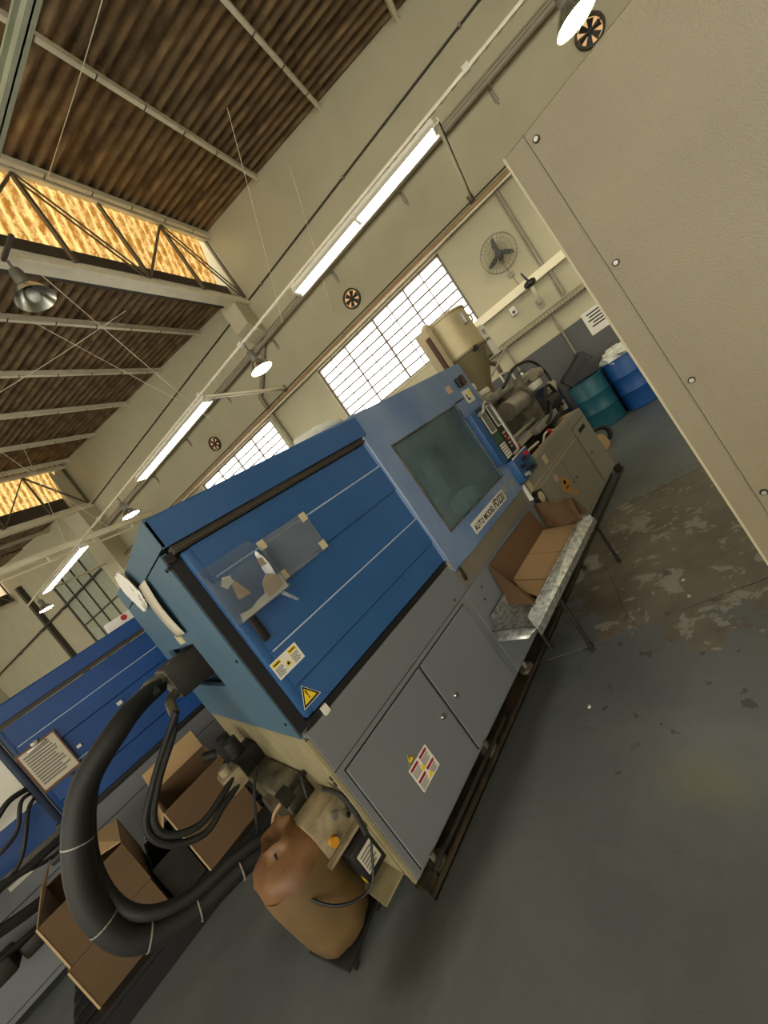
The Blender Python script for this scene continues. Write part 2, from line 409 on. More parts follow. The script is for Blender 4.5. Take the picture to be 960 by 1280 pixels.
# ================================================================== THE HALL (n = away from the camera to the window wall, s = along that wall, z = up)
WN = 8.4
struct('floor', bx(-9, WN + 0.3, -12, 34, -0.1, 0.0), 'floor_paint', room=False).rotation_euler = (0, 0, 0)
fl_o = bpy.data.objects['floor']
fl_o.data.transform(Matrix.Rotation(DL, 4, 'Z'))            # the floor keeps machine coordinates for its stains
WINS = [(0.53, 4.05), (5.95, 9.40)]
WZ0, WZ1 = 2.92, 4.42
def wall_with_holes():
    sh = [bx(WN, WN + 0.3, -12, 34, 0, WZ0), bx(WN, WN + 0.3, -12, 34, WZ1, 9.4)]
    e = [-12] + [q for w in WINS for q in w] + [34]
    for i in range(0, len(e), 2): sh.append(bx(WN, WN + 0.3, e[i], e[i + 1], WZ0, WZ1))
    return sh
wall = struct('wall_back', wall_with_holes(), 'wall_paint')
part('painted_dado', bx(WN - 0.004, WN, -11.9, 14.3, 0, 1.82), 'dado_paint', wall, 'dark grey painted lower band of the wall')
# unseen openings added in the front wall let the world light fill the hall
struct('wall_right', bx(-9, WN + 0.3, -12.3, -12, 0, 9.4), 'wall_paint')
struct('wall_left', bx(-9, WN + 0.3, 34, 34.3, 0, 9.4), 'wall_paint')
struct('wall_front', [bx(-9.3, -9, -12.3, 34.3, 7.2, 9.4)] + [bx(-9.3, -9, s, s + 0.8, 0, 7.2) for s in (-12.3, -5.8, 0.8)] + [bx(-9.3, -9, 7.4, 19.0, 0, 7.2), bx(-9.3, -9, 26.0, 26.8, 0, 7.2), bx(-9.3, -9, 33.5, 34.3, 0, 7.2)], 'wall_paint')

# ---- saw-tooth roof
BAYS = [(-5.57, -15.4), (4.43, -5.2), (14.42, 4.8), (24.42, 14.8), (34.4, 24.8)]     # (high edge, low edge) along s
SL = 0.142; ZT = 8.42; SANG = math.atan(SL)
def roof_z(b, s): return ZT - SL * (b[0] - s)
slabs = []
for b in BAYS:
    lo = max(b[1], -12.2)
    slabs.append(([(n, s, roof_z(b, s) + 0.06 + t) for n in (-9, WN + 0.3) for s in (lo, b[0]) for t in (0, 0.05)], bx(0, 1, 0, 1, 0, 1)[1]))
ceil = struct('ceiling', slabs, 'roof_sheet')
sheet_me = make_mesh('roof_sheet', corrugated(1.98, 1.10), 'roof_sheet', 60)
rng = random.Random(3)
for b, n0, rows in ((BAYS[1], 1.0, 4), (BAYS[2], 1.0, 5), (BAYS[3], 4.2, 2)):
    for r in range(rows):
        s0 = b[0] - 1.92 * (r + 1)
        for c in range(int((WN - n0) / 1.06) + 1):
            n = WN - 1.06 * (c + 1)
            o = bpy.data.objects.new('roof_sheet', sheet_me); link(o, ceil)
            o.location = (n, s0, roof_z(b, s0) + 0.02 - 0.006 * (c % 2) - rng.uniform(0, 0.008)); o.rotation_euler = (SANG, 0, rng.uniform(-0.004, 0.004))
purl_me = make_mesh('purlin', [bx(0.4, WN, -0.03, 0.03, -0.12, -0.1), bx(0.4, WN, -0.035, -0.022, -0.12, 0), bx(0.4, WN, -0.03, 0.05, -0.012, 0)], 'purlin_paint')
clip_me = make_mesh('purlin_clip', [bx(-0.006, 0.006, -0.04, 0.034, -0.126, -0.096)], 'pipe_dark')
for b, ss in ((BAYS[1], (-2.6, -0.86, 0.87, 2.61, 4.32)), (BAYS[2], (6.11, 7.92, 9.82, 11.9, 13.9)), (BAYS[3], (16.0, 18.0))):
    for s in ss:
        p = bpy.data.objects.new('purlin', purl_me); link(p, ceil); p.location = (0, s, roof_z(b, s) - 0.02)
        for k in range(8):
            q = bpy.data.objects.new('purlin_clip', clip_me); link(q, p); q.location = (WN - 0.5 - k * 0.72, 0, 0)
part('rafter', [bx(3.86, 3.98, -3, 4.3, 7.55, 7.58), bx(3.86, 3.98, -3, 4.3, 7.70, 7.73), bx(3.91, 3.93, -3, 4.3, 7.55, 7.73)], 'gate_sheet', ceil, 'pale green steel rafter')

# ---- trusses with yellowed skylight sheets
panel_me = make_mesh('skylight_panel', corrugated(1.16, 1.06, nx=6), 'skylight_sheet', 60)
def skylight(idx, s, ns):
    g = struct('window_%d' % idx, [bx(-8.5, WN, s + 0.27, s + 0.30, 6.78, 7.30), bx(-8.5, WN, s + 0.05, s + 0.4, 6.74, 6.78)], 'gutter_dark')
    part('ridge_flashing', bx(-8.5, WN, s - 0.02, s + 0.02, 8.22, 8.50), 'purlin_paint', g)
    for i in range(ns):
        o = bpy.data.objects.new('skylight_panel', panel_me); link(o, g)
        o.location = (WN - 0.3 - 1.03 * (i + 1), s + 0.35, 7.16); o.rotation_euler = (radians(106.5), 0, 0)
    t = struct('trim_%d' % (idx + 8), [bx(-8.5, WN, s + 0.02, s + 0.22, 6.62, 6.64), bx(-8.5, WN, s + 0.02, s + 0.22, 6.78, 6.80), bx(-8.5, WN, s + 0.02, s + 0.035, 6.62, 6.8)], 'purlin_paint')
    part('top_chord', [bx(-8.5, WN, s - 0.06, s - 0.02, 8.22, 8.30)], 'purlin_paint', t)
    part('bottom_rail', [bx(-8.5, WN, s - 0.03, s + 0.02, 6.6, 6.66)], 'rod_cream', t)
    zt, zb = 8.24, 6.76
    for k in range(4):
        top = 7.1 - 2.5 * k; bl, br = top - 1.25, top + 1.2
        for a, c in ((top, br), (top, bl)):
            for d in (-0.03, 0.03): part('diagonal', tube([(a, s + d, zt), (c, s + d, zb)], 0.018, 6, 1, False), 'truss_steel', t)
        part('upright', [bx(top - 0.025, top + 0.025, s - 0.03, s + 0.03, zb, zt)], 'truss_steel', t)
        part('upright', [bx(bl - 0.025, bl + 0.025, s - 0.03, s + 0.03, zb, zt)], 'truss_steel', t)
    part('upright', [bx(WN - 0.12, WN - 0.06, s - 0.03, s + 0.03, zb, zt)], 'truss_steel', t)
skylight(3, 4.43, 8); skylight(4, 14.42, 8); skylight(5, -5.57, 16); skylight(6, 24.42, 14)

# ---- windows in the wall: steel frames with rows of narrow panes
def window(idx, s0, s1):
    w = struct('window_%d' % idx, [bx(WN + 0.06, WN + 0.14, s0, s0 + 0.05, WZ0, WZ1), bx(WN + 0.06, WN + 0.14, s1 - 0.05, s1, WZ0, WZ1),
                                   bx(WN + 0.06, WN + 0.14, s0, s1, WZ0, WZ0 + 0.04), bx(WN + 0.06, WN + 0.14, s0, s1, WZ1 - 0.04, WZ1)], 'window_frame')
    part('sill', bx(WN - 0.02, WN + 0.1, s0 - 0.02, s1 + 0.02, WZ0 - 0.05, WZ0), 'concrete_post', w)
    nc, nr = 4, 8; cw = (s1 - s0 - 0.1) / nc; rh = (WZ1 - WZ0 - 0.08) / nr
    me = make_mesh('pane', bx(0, 0.006, 0.012, cw - 0.012, 0.008, rh - 0.008), 'window_pane')
    for c in range(1, nc):
        th = 0.02 if c == 2 else 0.015
        part('mullion', bx(WN + 0.05, WN + 0.13, s0 + 0.05 + c * cw - th, s0 + 0.05 + c * cw + th, WZ0, WZ1), 'window_frame', w)
    for r in range(1, nr):
        part('glazing_bar', bx(WN + 0.055, WN + 0.11, s0, s1, WZ0 + 0.04 + r * rh - 0.015, WZ0 + 0.04 + r * rh + 0.015), 'window_frame', w)
    for c in range(nc):
        for k in (0.5,):
            part('guard_bar', cyl((WN + 0.035, s0 + 0.05 + (c + k) * cw, WZ0), (WN + 0.035, s0 + 0.05 + (c + k) * cw, WZ1), 0.013, n=6), 'window_frame', w)
        for r in range(nr):
            o = bpy.data.objects.new('pane', me); link(o, w); o.location = (WN + 0.10, s0 + 0.05 + c * cw, WZ0 + 0.04 + r * rh)
for i, (a, b) in enumerate(WINS): window(i + 1, a, b)

# ---- posts, ledge, gate, tie beam
struct('trim_1', [bx(WN - 0.55, WN, 14.45, 15.5, 0, 8.35)], 'concrete_post')
struct('trim_2', [bx(WN - 0.5, WN, 4.50, 4.92, 6.1, 6.74), prism([(WN - 0.5, 6.1), (WN, 6.1), (WN, 5.85)], 'y', 4.50, 4.92)], 'concrete_post')
struct('trim_3', [bx(WN - 0.16, WN, -3.5, 0.66, 2.80, 2.94)], 'rod_cream')
tb = struct('trim_4', [bx(1.0, WN, 12.0, 12.16, 4.98, 5.02), bx(1.0, WN, 12.0, 12.02, 4.86, 5.0), bx(1.0, WN, 12.14, 12.16, 4.86, 5.0)], 'rod_cream')
part('lower_rod', cyl((1.0, 12.1, 4.72), (WN, 12.1, 4.72), 0.025, n=8), 'rod_cream', tb)
for k in range(6): part('web', bx(1.6 + k * 1.2, 1.64 + k * 1.2, 12.06, 12.1, 4.72, 4.98), 'rod_cream', tb)
gate = struct('door_1', [bx(WN - 0.10, WN, 16.25, 16.4, 0, 6.1), bx(WN - 0.10, WN, 20.4, 20.55, 0, 6.1), bx(WN - 0.12, WN, 16.25, 20.55, 6.0, 6.15)], 'gutter_dark')
for i in range(4):
    o = part('gate_panel', rot(corrugated(6.0, 0.99, 0.2, 0.02, nx=6), radians(90), 'X'), 'gate_sheet', gate)
    o.rotation_euler = (0, 0, radians(90)); o.location = (WN - 0.05, 16.42 + i * 1.0, 0.02)
for z in (1.2, 2.4, 3.6, 4.8): part('gate_bar', bx(WN - 0.12, WN - 0.075, 16.4, 20.4, z, z + 0.06), 'pipe_dark', gate)
for s in (17.4, 18.4, 19.4): part('gate_bar', bx(WN - 0.12, WN - 0.075, s - 0.02, s + 0.02, 0.02, 6.0), 'pipe_dark', gate)

# ---- pipes on the window wall
def wall_run(name, z, r, m, n, s0, s1, label, clamps=()):
    t = thing(name, label, 'pipe', room(n, s0, z), DL)
    part('pipe', cyl((0, 0, 0), (0, s1 - s0, 0), r, n=10), m, t)
    for s in clamps: part('clamp', bx(-r - 0.012, WN - n, s - s0 - 0.02, s - s0 + 0.02, -r - 0.01, r + 0.01), 'pipe_grey', t)
    return t
wall_run('wall_conduit', 6.68, 0.018, 'pipe_dark', WN - 0.03, -6, 14.4, 'thin dark conduit running high along the wall under the roof', (-1.5, 1.2, 3.9, 6.6, 9.3, 12))
bp_ = wall_run('bracketed_pipe', 5.70, 0.05, 'pipe_grey', WN - 0.19, -6, 14.4, 'grey pipe carried on triangular wall brackets below the high conduit')
br_me = make_mesh('bracket', [prism([(-0.06, -0.05), (0.18, -0.05), (0.18, -0.30), (0.17, -0.30), (0.14, -0.08), (-0.06, -0.07)], 'y', -0.015, 0.015), bx(0.17, 0.185, -0.035, 0.035, -0.24, -0.02)], 'pipe_grey')
for s in (-3.4, -1.42, 0.5, 2.4, 4.5, 6.6, 8.7, 10.8, 12.9):
    o = bpy.data.objects.new('bracket', br_me); link(o, bp_); o.location = (0, s + 6, 0)
part('twin_pipe', cyl((-0.02, 0, 0.09), (-0.02, 20.4, 0.09), 0.02, n=8), 'pipe_grey', bp_)
wall_run('far_wall_pipe', 4.8, 0.04, 'pipe_dark', WN - 0.2, 15.6, 33.5, 'dark pipe crossing the corrugated gate along the far wall', (20.8, 24, 28))
struct('trim_5', bx(WN - 0.2, WN, 23.0, 23.25, 0, 7.0), 'gutter_dark')
wp = wall_run('window_head_pipe', 4.49, 0.035, 'pipe_copper', WN - 0.17, -6, 14.4, 'copper coloured pipe along the top of the windows', (-2, 0.2, 2.9, 5.2, 7.4, 10))
part('cable', cyl((-0.03, 0, 0.07), (-0.03, 20.4, 0.07), 0.015, n=8), 'pipe_dark', wp)
part('lower_pipe', cyl((-0.01, 0, -0.06), (-0.01, 20.4, -0.06), 0.02, n=8), 'rod_cream', wp)
one('downpipe', [tube([(WN - 0.07, 4.72, 5.9), (WN - 0.07, 4.76, 5.72), (WN - 0.07, 5.55, 5.02), (WN - 0.07, 5.72, 4.7), (WN - 0.07, 5.72, 2.4)], 0.055, 12, 6)], 'pipe_grey', 'grey rainwater downpipe with a slanted offset beside the window', 'pipe', rz=DL)
one('riser_pipe', [cyl((WN - 0.06, -0.77, 2.95), (WN - 0.06, -0.77, 4.45), 0.035, n=10), cyl((WN - 0.06, -0.82, 2.33), (WN - 0.06, -0.82, 2.79), 0.035, n=10)], 'pipe_grey', 'grey vertical pipe passing the cream ledge behind the wall fan', 'pipe', rz=DL)

# ---- exhaust fans in the wall
ef = thing('exhaust_fan', 'round exhaust fan in the wall above the first window', 'fan', room(WN - 0.03, 2.37, 4.97), DL, 'round exhaust fans in the window wall')
def ring(r0, r1, x0, x1, n=28):
    v, f = lathe([(r0, x0), (r1, x0), (r1, x1), (r0, x1), (r0, x0)], n=n); return tr((v, f), Matrix.Rotation(radians(90), 4, 'Y'))
part('casing', ring(0.17, 0.20, -0.03, 0.03), 'pipe_dark', ef)
part('daylit_back', cyl((0.022, 0, 0), (0.028, 0, 0), 0.17, n=28), 'fan_daylight', ef)
for k in range(6):
    a = 2 * pi * k / 6
    part('blade', rot(sheet([(0.0, 0.03, -0.02), (0.01, 0.15, -0.05), (0.012, 0.15, 0.045), (0.0, 0.03, 0.02)], 0.004), a, 'X'), 'fan_black', ef)
part('hub', cyl((-0.02, 0, 0), (0.02, 0, 0), 0.045, n=16), 'fan_black', ef)
part('mount_bar', bx(-0.03, -0.02, -0.19, 0.19, -0.01, 0.01), 'pipe_dark', ef)
for s, z, lb in ((7.92, 4.97, 'round exhaust fan in the wall above the second window'), (-2.75, 5.12, 'round exhaust fan in the wall beside the tall grey cabinet top')):
    c = copy_tree(ef); c.location = room(WN - 0.03, s, z); c['label'] = lb

# ---- light trunking, fluorescent fittings and bay lamps
TN = 5.83
tk = thing('light_trunking', 'long perforated steel light trunking hung in front of the wall', 'trunking', room(TN, -6, 4.77), DL)
part('rail', [bx(-0.02, -0.014, 0, 22.5, -0.02, 0.02), bx(0.014, 0.02, 0, 22.5, -0.02, 0.02)] + [bx(-0.02, 0.02, k * 0.15, k * 0.15 + 0.07, 0.016, 0.02) for k in range(150)] + [bx(-0.02, 0.02, k * 0.15, k * 0.15 + 0.07, -0.02, -0.016) for k in range(150)], 'purlin_paint', tk)
for s in (-0.9, 3.7, 5.1, 10.2, 14.0):
    part('hanger', [bx(-0.03, 0.03, s + 6 - 0.04, s + 6 + 0.04, -0.03, 0.05)], 'fixture_white', tk)
for s0, s1, lb in ((-0.36, 2.32, 'lit fluorescent fitting above the first window, nearest the tall grey cabinet'), (5.02, 8.0, 'lit fluorescent fitting between two bay lamps above the second window'), (11.55, 15.0, 'lit fluorescent fitting crossing the cream tie beam by the concrete post')):
    L_ = s1 - s0
    t = thing('fluorescent_fitting', lb, 'light', room(TN, s0, 4.6), DL, 'fluorescent fittings on the trunking')
    part('reflector', [([(x, y, z) for y in (0, L_) for (x, z) in ((-0.13, -0.02), (-0.05, 0.07), (0.05, 0.07), (0.13, -0.02), (0.125, -0.025), (0.045, 0.06), (-0.045, 0.06), (-0.125, -0.025))],
        [(i, (i + 1) % 8, 8 + (i + 1) % 8, 8 + i) for i in range(8)] + [(7, 6, 1, 0), (6, 5, 2, 1), (5, 4, 3, 2), (8, 9, 14, 15), (9, 10, 13, 14), (10, 11, 12, 13)])], 'fixture_white', t, ang=20)
    part('spine', bx(-0.04, 0.04, 0, L_, 0.07, 0.12), 'fixture_white', t)
    for x in (-0.05, 0.05):
        h = L_ / 2
        for q in (0, 1): part('tube', cyl((x, 0.04 + q * h, 0.015), (x, h - 0.03 + q * h, 0.015), 0.018, n=10), 'tube_glow', t)
    for y in (0.02, L_ / 2, L_ - 0.02): part('lamp_holder', bx(-0.08, 0.08, y - 0.02, y + 0.02, -0.01, 0.07), 'fixture_white', t)
    for y in (0.3, L_ - 0.3): part('hook', cyl((0, y, 0.12), (0, y, 0.17), 0.008, n=6), 'pipe_grey', t)
for s, lb in ((-0.40, 'cream rod from the wall to the fitting nearest the tall grey cabinet'), (5.0, 'cream rod from the wall to the fitting above the second window'), (15.1, 'cream rod from the wall to the fitting by the concrete post')):
    t = thing('stay_rod', lb, 'rod', room(TN, s, 4.66), DL, 'cream stay rods of the trunking')
    part('rod', [bx(0, WN - TN - 0.01, -0.025, 0.025, -0.03, -0.01), bx(0, WN - TN - 0.01, -0.025, -0.01, -0.03, 0.03)], 'rod_cream', t)
    part('wall_plate', bx(WN - TN - 0.03, WN - TN - 0.01, -0.05, 0.05, -0.07, 0.07), 'pipe_dark', t)
def bay_lamp(label, loc, lit=True, sc=1.0):
    t = thing('bay_lamp', label, 'lamp', loc, DL, 'bell-shaped bay lamps')
    part('housing', [lathe([(0.001, 0.34), (0.06, 0.34), (0.07, 0.3), (0.07, 0.16), (0.05, 0.13)], n=20), cyl((0, 0, 0.34), (0, 0, 0.47), 0.015, n=8)], 'lamp_housing', t)
    part('shade', lathe([(0.05, 0.15), (0.09, 0.13), (0.15, 0.06), (0.2, -0.02), (0.205, -0.02), (0.156, 0.065), (0.095, 0.137), (0.05, 0.157)], n=28), 'reflector', t)
    if lit: part('lens', lathe([(0.001, -0.045), (0.08, -0.04), (0.15, -0.028), (0.19, -0.012), (0.17, 0.0), (0.001, 0.0)], n=28), 'bulb_glow', t)
    else: part('bulb', ball((0, 0, 0.03), 0.065, 16, 10, (1, 1, 1.25)), 'bulb_off', t)
    part('stem', cyl((0, 0, 0.45), (0, 0, 0.52), 0.008, n=6), 'pipe_dark', t)
    t.scale = (sc, sc, sc); return t
for s, lb in ((-1.87, 'lit bay lamp beside the tall grey cabinet top'), (3.63, 'lit bay lamp in front of the rainwater downpipe'), (9.04, 'lit bay lamp between the second fitting and the tie beam'), (15.6, 'lit bay lamp in front of the corrugated gate')):
    bay_lamp(lb, room(TN, s, 4.25))
bay_lamp('unlit bay lamp hanging under the skylight truss', room(3.62, 4.42, 5.98), False, 1.15)
part('hanger_bar', bx(-0.02, 0.02, -0.3, 0.05, 0.50, 0.53), 'pipe_dark', bpy.data.objects['bay_lamp.004'])
for n, s in ((0.2, -7.2), (0.2, -1.9), (-0.2, 9.0), (-5.6, -1.9), (-5.6, 3.6), (5.83, -7.2), (-5.6, 9.0)):  # lamps added out of view to brighten the foreground
    bay_lamp('added bay lamp out of view that lights the foreground', room(n, s, 4.6))

# ---- thin tie wires under the roof
wires = [((6.9, 1.9, 8.0), (8.1, 3.9, 5.6)), ((3.9, 4.5, 6.7), (7.4, 6.6, 4.9)), ((4.6, 6.0, 7.0), (7.8, 6.9, 5.2)), ((4.4, 0.6, 7.55), (4.9, 4.2, 8.05)), ((6.2, 11.5, 7.9), (6.0, 12.6, 5.0)), ((5.0, 10.5, 7.7), (7.2, 12.4, 5.0)), ((8.3, 1.9, 7.6), (8.33, 2.9, 5.0)), ((5.9, 5.4, 6.9), (4.6, 8.4, 7.25))]
WL_ = ('from the roof to the wall above the first fitting', 'from the skylight truss to the trunking by the downpipe', 'from the second roof bay to the wall by the downpipe', 'under the roof sheets of the first bay', 'down to the cream tie beam by the concrete post', 'slanting from the far roof bay to the tie beam', 'close to the wall above the first exhaust fan', 'under the purlins of the second roof bay')
for i, (a, b) in enumerate(wires):
    one('tie_wire', tube([Vector(a), (Vector(a) + Vector(b)) / 2 - Vector((0, 0, 0.03)), Vector(b)], 0.006, 5, 4), 'purlin_paint', 'thin tie wire ' + WL_[i], 'wire', 'tie wires under the roof', rz=DL)

# ================================================================== INJECTION MACHINES (world frame)
def bars(x0, x1, z0, z1, y, n, th=0.0008, gap=0.45):
    """rows of fine print on a label facing -y"""
    h = (z1 - z0) / n
    return [bx(x0, x1 - random.Random(i).uniform(0, 0.25) * (x1 - x0), y - th, y, z0 + i * h + h * gap * 0.5, z0 + (i + 1) * h - h * gap * 0.5) for i in range(n)]
def tri(cx, cz, w, y0, y1, h=None):
    h = h or w * 0.87
    return prism([(cx - w / 2, cz - h / 2), (cx + w / 2, cz - h / 2), (cx, cz + h / 2)], 'y', y0, y1)
def caution_label(p, x0, x1, z0, z1, y):
    s = part('caution_label', bx(x0, x1, y - 0.0015, y, z0, z1), 'paper_white', p, 'white caution label with yellow headings and a warning triangle')
    w = x1 - x0; h = z1 - z0; yy = y - 0.0015
    for a in (0.03, 0.64): part('label_heading', bx(x0 + a * w, x0 + (a + 0.3) * w, yy - 0.0008, yy, z1 - 0.32 * h, z1 - 0.08 * h), 'sign_yellow', s)
    part('label_triangle', tri(x0 + 0.48 * w, z0 + 0.42 * h, 0.24 * w, yy - 0.0008, yy), 'sign_yellow', s)
    for a in (0.04, 0.65): part('label_print', bars(x0 + a * w, x0 + (a + 0.29) * w, z0 + 0.1 * h, z0 + 0.62 * h, yy, 5), 'ink_grey', s)['kind'] = 'stuff'
    for a in (0.06, 0.67): part('heading_print', bx(x0 + a * w, x0 + (a + 0.24) * w, yy - 0.0014, yy - 0.0008, z1 - 0.24 * h, z1 - 0.16 * h), 'ink', s)
    part('triangle_mark', [cyl((x0 + 0.48 * w, yy - 0.0014, z0 + 0.38 * h), (x0 + 0.48 * w, yy - 0.0008, z0 + 0.38 * h), 0.05 * w, n=10)], 'ink', s)
def warn_triangle(p, cx, cz, w, y, bolt=False):
    s = part('warning_triangle', tri(cx, cz, w, y - 0.0012, y), 'paper_white' if not bolt else 'sign_yellow', p, 'yellow warning triangle sticker')
    part('triangle_border', tri(cx, cz - 0.004 * w, w * 0.92, y - 0.0018, y - 0.0012), 'ink', s)
    part('triangle_field', tri(cx, cz - 0.02 * w, w * 0.66, y - 0.0024, y - 0.0018), 'sign_yellow', s)
    if bolt: g = [prism([(cx + 0.02 * w, cz + 0.2 * w), (cx - 0.1 * w, cz - 0.03 * w), (cx, cz - 0.03 * w), (cx - 0.06 * w, cz - 0.24 * w), (cx + 0.1 * w, cz + 0.03 * w), (cx, cz + 0.03 * w), (cx + 0.08 * w, cz + 0.2 * w)], 'y', y - 0.003, y - 0.0024)]
    else: g = [prism([(cx - 0.035 * w, cz + 0.17 * w), (cx + 0.035 * w, cz + 0.17 * w), (cx + 0.02 * w, cz - 0.1 * w), (cx - 0.02 * w, cz - 0.1 * w)], 'y', y - 0.003, y - 0.0024), cyl((cx, y - 0.003, cz - 0.17 * w), (cx, y - 0.0024, cz - 0.17 * w), 0.04 * w, n=10)]
    part('triangle_mark', g, 'ink', s)

def clamp_half(root, x0, x1, y, yb, zb, zd0, zd1, zh, paint, dz):
    """clamping end of a machine: grey base below, blue sliding door with raised bands, hood on top. dz: heights of the door creases"""
    # sliding door, folded sheet with two raised bands
    prof = [(y + 0.0, zd0), (y + 0.0, dz[3]), (y - 0.012, dz[3] + 0.012), (y - 0.012, dz[2] - 0.006), (y, dz[2]), (y, dz[1]), (y - 0.012, dz[1] + 0.012), (y - 0.012, dz[0] - 0.006), (y, dz[0]), (y, zd1), (y + 0.06, zd1), (y + 0.06, zd0)]
    d = part('sliding_door', [prism(prof, 'x', x0 + 0.09, x1), rbx(x0 + 0.05, x0 + 0.10, y - 0.001, y + 0.06, zd0, zd1, 0.01)], paint, root, ang=25)
    part('crease_glint', [bx(x0 + 0.1, x1, y - 0.0135, y - 0.012, dz[0] - 0.012, dz[0] - 0.005), bx(x0 + 0.1, x1, y - 0.0135, y - 0.012, dz[2] - 0.012, dz[2] - 0.005)], 'crease_highlight', d)  # pale strips paint in the light caught by the upper creases
    part('hood', [prism([(y - 0.045, zd1 + 0.04), (y - 0.045, zh - 0.012), (y - 0.033, zh), (yb, zh), (yb, zd1 + 0.04), (yb - 0.02, zd1 + 0.04), (yb - 0.02, zh - 0.02), (y - 0.025, zh - 0.02), (y - 0.025, zd1 + 0.04)], 'x', x0, x1 + 0.02)], paint, root, ang=25)
    part('hood_end', bx(x0 - 0.004, x0 + 0.01, y - 0.045, yb, zd1 + 0.045, zh), 'blue_pale' if paint == 'blue_paint' else paint, root)
    part('door_track', [bx(x0 + 0.03, x1 + 0.02, y - 0.02, y + 0.05, zd1 + 0.005, zd1 + 0.038), bx(x0 + 0.03, x1, y - 0.03, y - 0.02, zd1 + 0.012, zd1 + 0.02)], 'pipe_dark', root)
    part('floor_track', [bx(x0 + 0.04, x1 + 0.02, y - 0.012, y + 0.06, zd0 - 0.035, zd0 - 0.004), bx(x0 + 0.02, x1 + 0.02, y + 0.0, y + 0.01, zd0 - 0.05, zd0 - 0.03)], 'black_plastic', root)
    part('core_box', bx(x0 + 0.05, x1, y + 0.09, yb - 0.05, zb, zd1), 'blue_dark', root)

# ------------------------------------------------------------------ machine A
X0, X1, YF = 0.405, 1.66, 1.70
A = thing('injection_machine', 'blue and grey injection moulding machine with a windowed guard and nameplate', 'machine', (X0, 1.68, 0), world=True)
clamp_half(A, X0, X1, YF, 3.43, 0.88, 0.93, 1.805, 1.98, 'blue_paint', (1.652, 1.462, 1.258, 1.06))
# end plate with its cut-out
ep = part('end_plate', [bx(X0 - 0.006, X0 + 0.02, 1.755, 2.32, 0.87, 1.84), bx(X0 - 0.006, X0 + 0.02, 2.32, 3.42, 1.44, 1.84), bx(X0 - 0.006, X0 + 0.02, 2.32, 3.42, 0.87, 1.15), bx(X0 - 0.006, X0 + 0.02, 3.15, 3.42, 1.15, 1.44)], 'blue_pale', A)
part('gap_shade', [bx(X0 + 0.0, X0 + 0.05, 1.735, 1.757, 0.88, 1.83)], 'black_gap', ep)  # black strip stands in for the shade between end plate and door
part('cutout_box', [bx(X0 + 0.25, X0 + 0.27, 2.3, 3.2, 1.1, 1.5), bx(X0 + 0.02, X0 + 0.26, 2.3, 2.31, 1.1, 1.5), bx(X0 + 0.02, X0 + 0.26, 2.3, 3.2, 1.44, 1.46)], 'black_gap', ep)
part('bolt', [cyl((X0 - 0.012, 1.8, z), (X0 - 0.004, 1.8, z), 0.008, n=8) for z in (0.95, 1.3, 1.78)], 'black_plastic', ep)
part('corner_latch', [bx(X0 - 0.008, X0 + 0.03, 1.715, 1.74, 1.79, 1.825), bx(X0 - 0.012, X0, 1.745, 1.765, 1.77, 1.785)], 'black_plastic', A)
# things on the door that belong to it
dA = [c for c in A.children if c.name.startswith('sliding_door')][0]
part('door_handle', rbx(0.499, 0.537, 1.682, 1.70, 1.30, 1.46, 0.008), 'black_plastic', dA)
caution_label(A, 0.46, 0.60, 1.135, 1.215, YF - 0.012)
warn_triangle(A, 0.515, 1.008, 0.10, YF)
part('track_clip', bx(0.515, 0.545, 1.672, 1.69, 0.885, 0.925), 'plate_white', A)
# grey base
part('base_body', bx(X0 + 0.004, 2.92, 1.70, 3.40, 0.075, 0.895), 'grey_paint', A)
part('top_panel', rbx(X0 + 0.006, 1.66, 1.686, 1.706, 0.69, 0.893, 0.003, 1), 'grey_paint', A)
part('lower_frame', rbx(X0 + 0.006, 1.62, 1.688, 1.706, 0.066, 0.684, 0.003, 1), 'grey_paint', A)
for x0, x1, kx in ((0.447, 1.032, 0.975), (1.046, 1.552, 1.118)):
    d = part('base_door', rbx(x0, x1, 1.677, 1.687, 0.088, 0.656, 0.004, 1), 'grey_paint', A)
    part('door_gap', [bx(x0 - 0.005, x1 + 0.005, 1.6865, 1.6882, 0.083, 0.661)], 'black_gap', d)
    part('knob', [cyl((kx, 1.677, 0.384), (kx, 1.660, 0.384), 0.010, n=14), cyl((kx, 1.677, 0.384), (kx, 1.672, 0.384), 0.015, n=14)], 'chrome', d)
ds = part('danger_label', bx(0.657, 0.803, 1.675, 1.677, 0.265, 0.395), 'paper_white', A, 'white danger label with four dark red headings')
for lx, lz in ((0.664, 0.374), (0.736, 0.374), (0.664, 0.308), (0.736, 0.308)): part('label_heading', bx(lx, lx + 0.058, 1.6742, 1.675, lz, lz + 0.014), 'sign_red', ds)
for lx0, lx1, lz0, lz1 in ((0.664, 0.722, 0.332, 0.37), (0.736, 0.795, 0.332, 0.37), (0.664, 0.722, 0.27, 0.304), (0.745, 0.795, 0.27, 0.304)): part('label_print', bars(lx0, lx1, lz0, lz1, 1.675, 5), 'ink_grey', ds)['kind'] = 'stuff'
for tx, tz in ((0.725, 0.345), (0.738, 0.288)): part('label_triangle', tri(tx, tz, 0.036, 1.6738, 1.6745), 'sign_yellow', ds)
warn_triangle(A, 0.70, 0.425, 0.05, 1.677, True)
part('right_panel', [rbx(1.62, 2.92, 1.686, 1.706, 0.066, 0.684, 0.003, 1)], 'grey_paint', A)
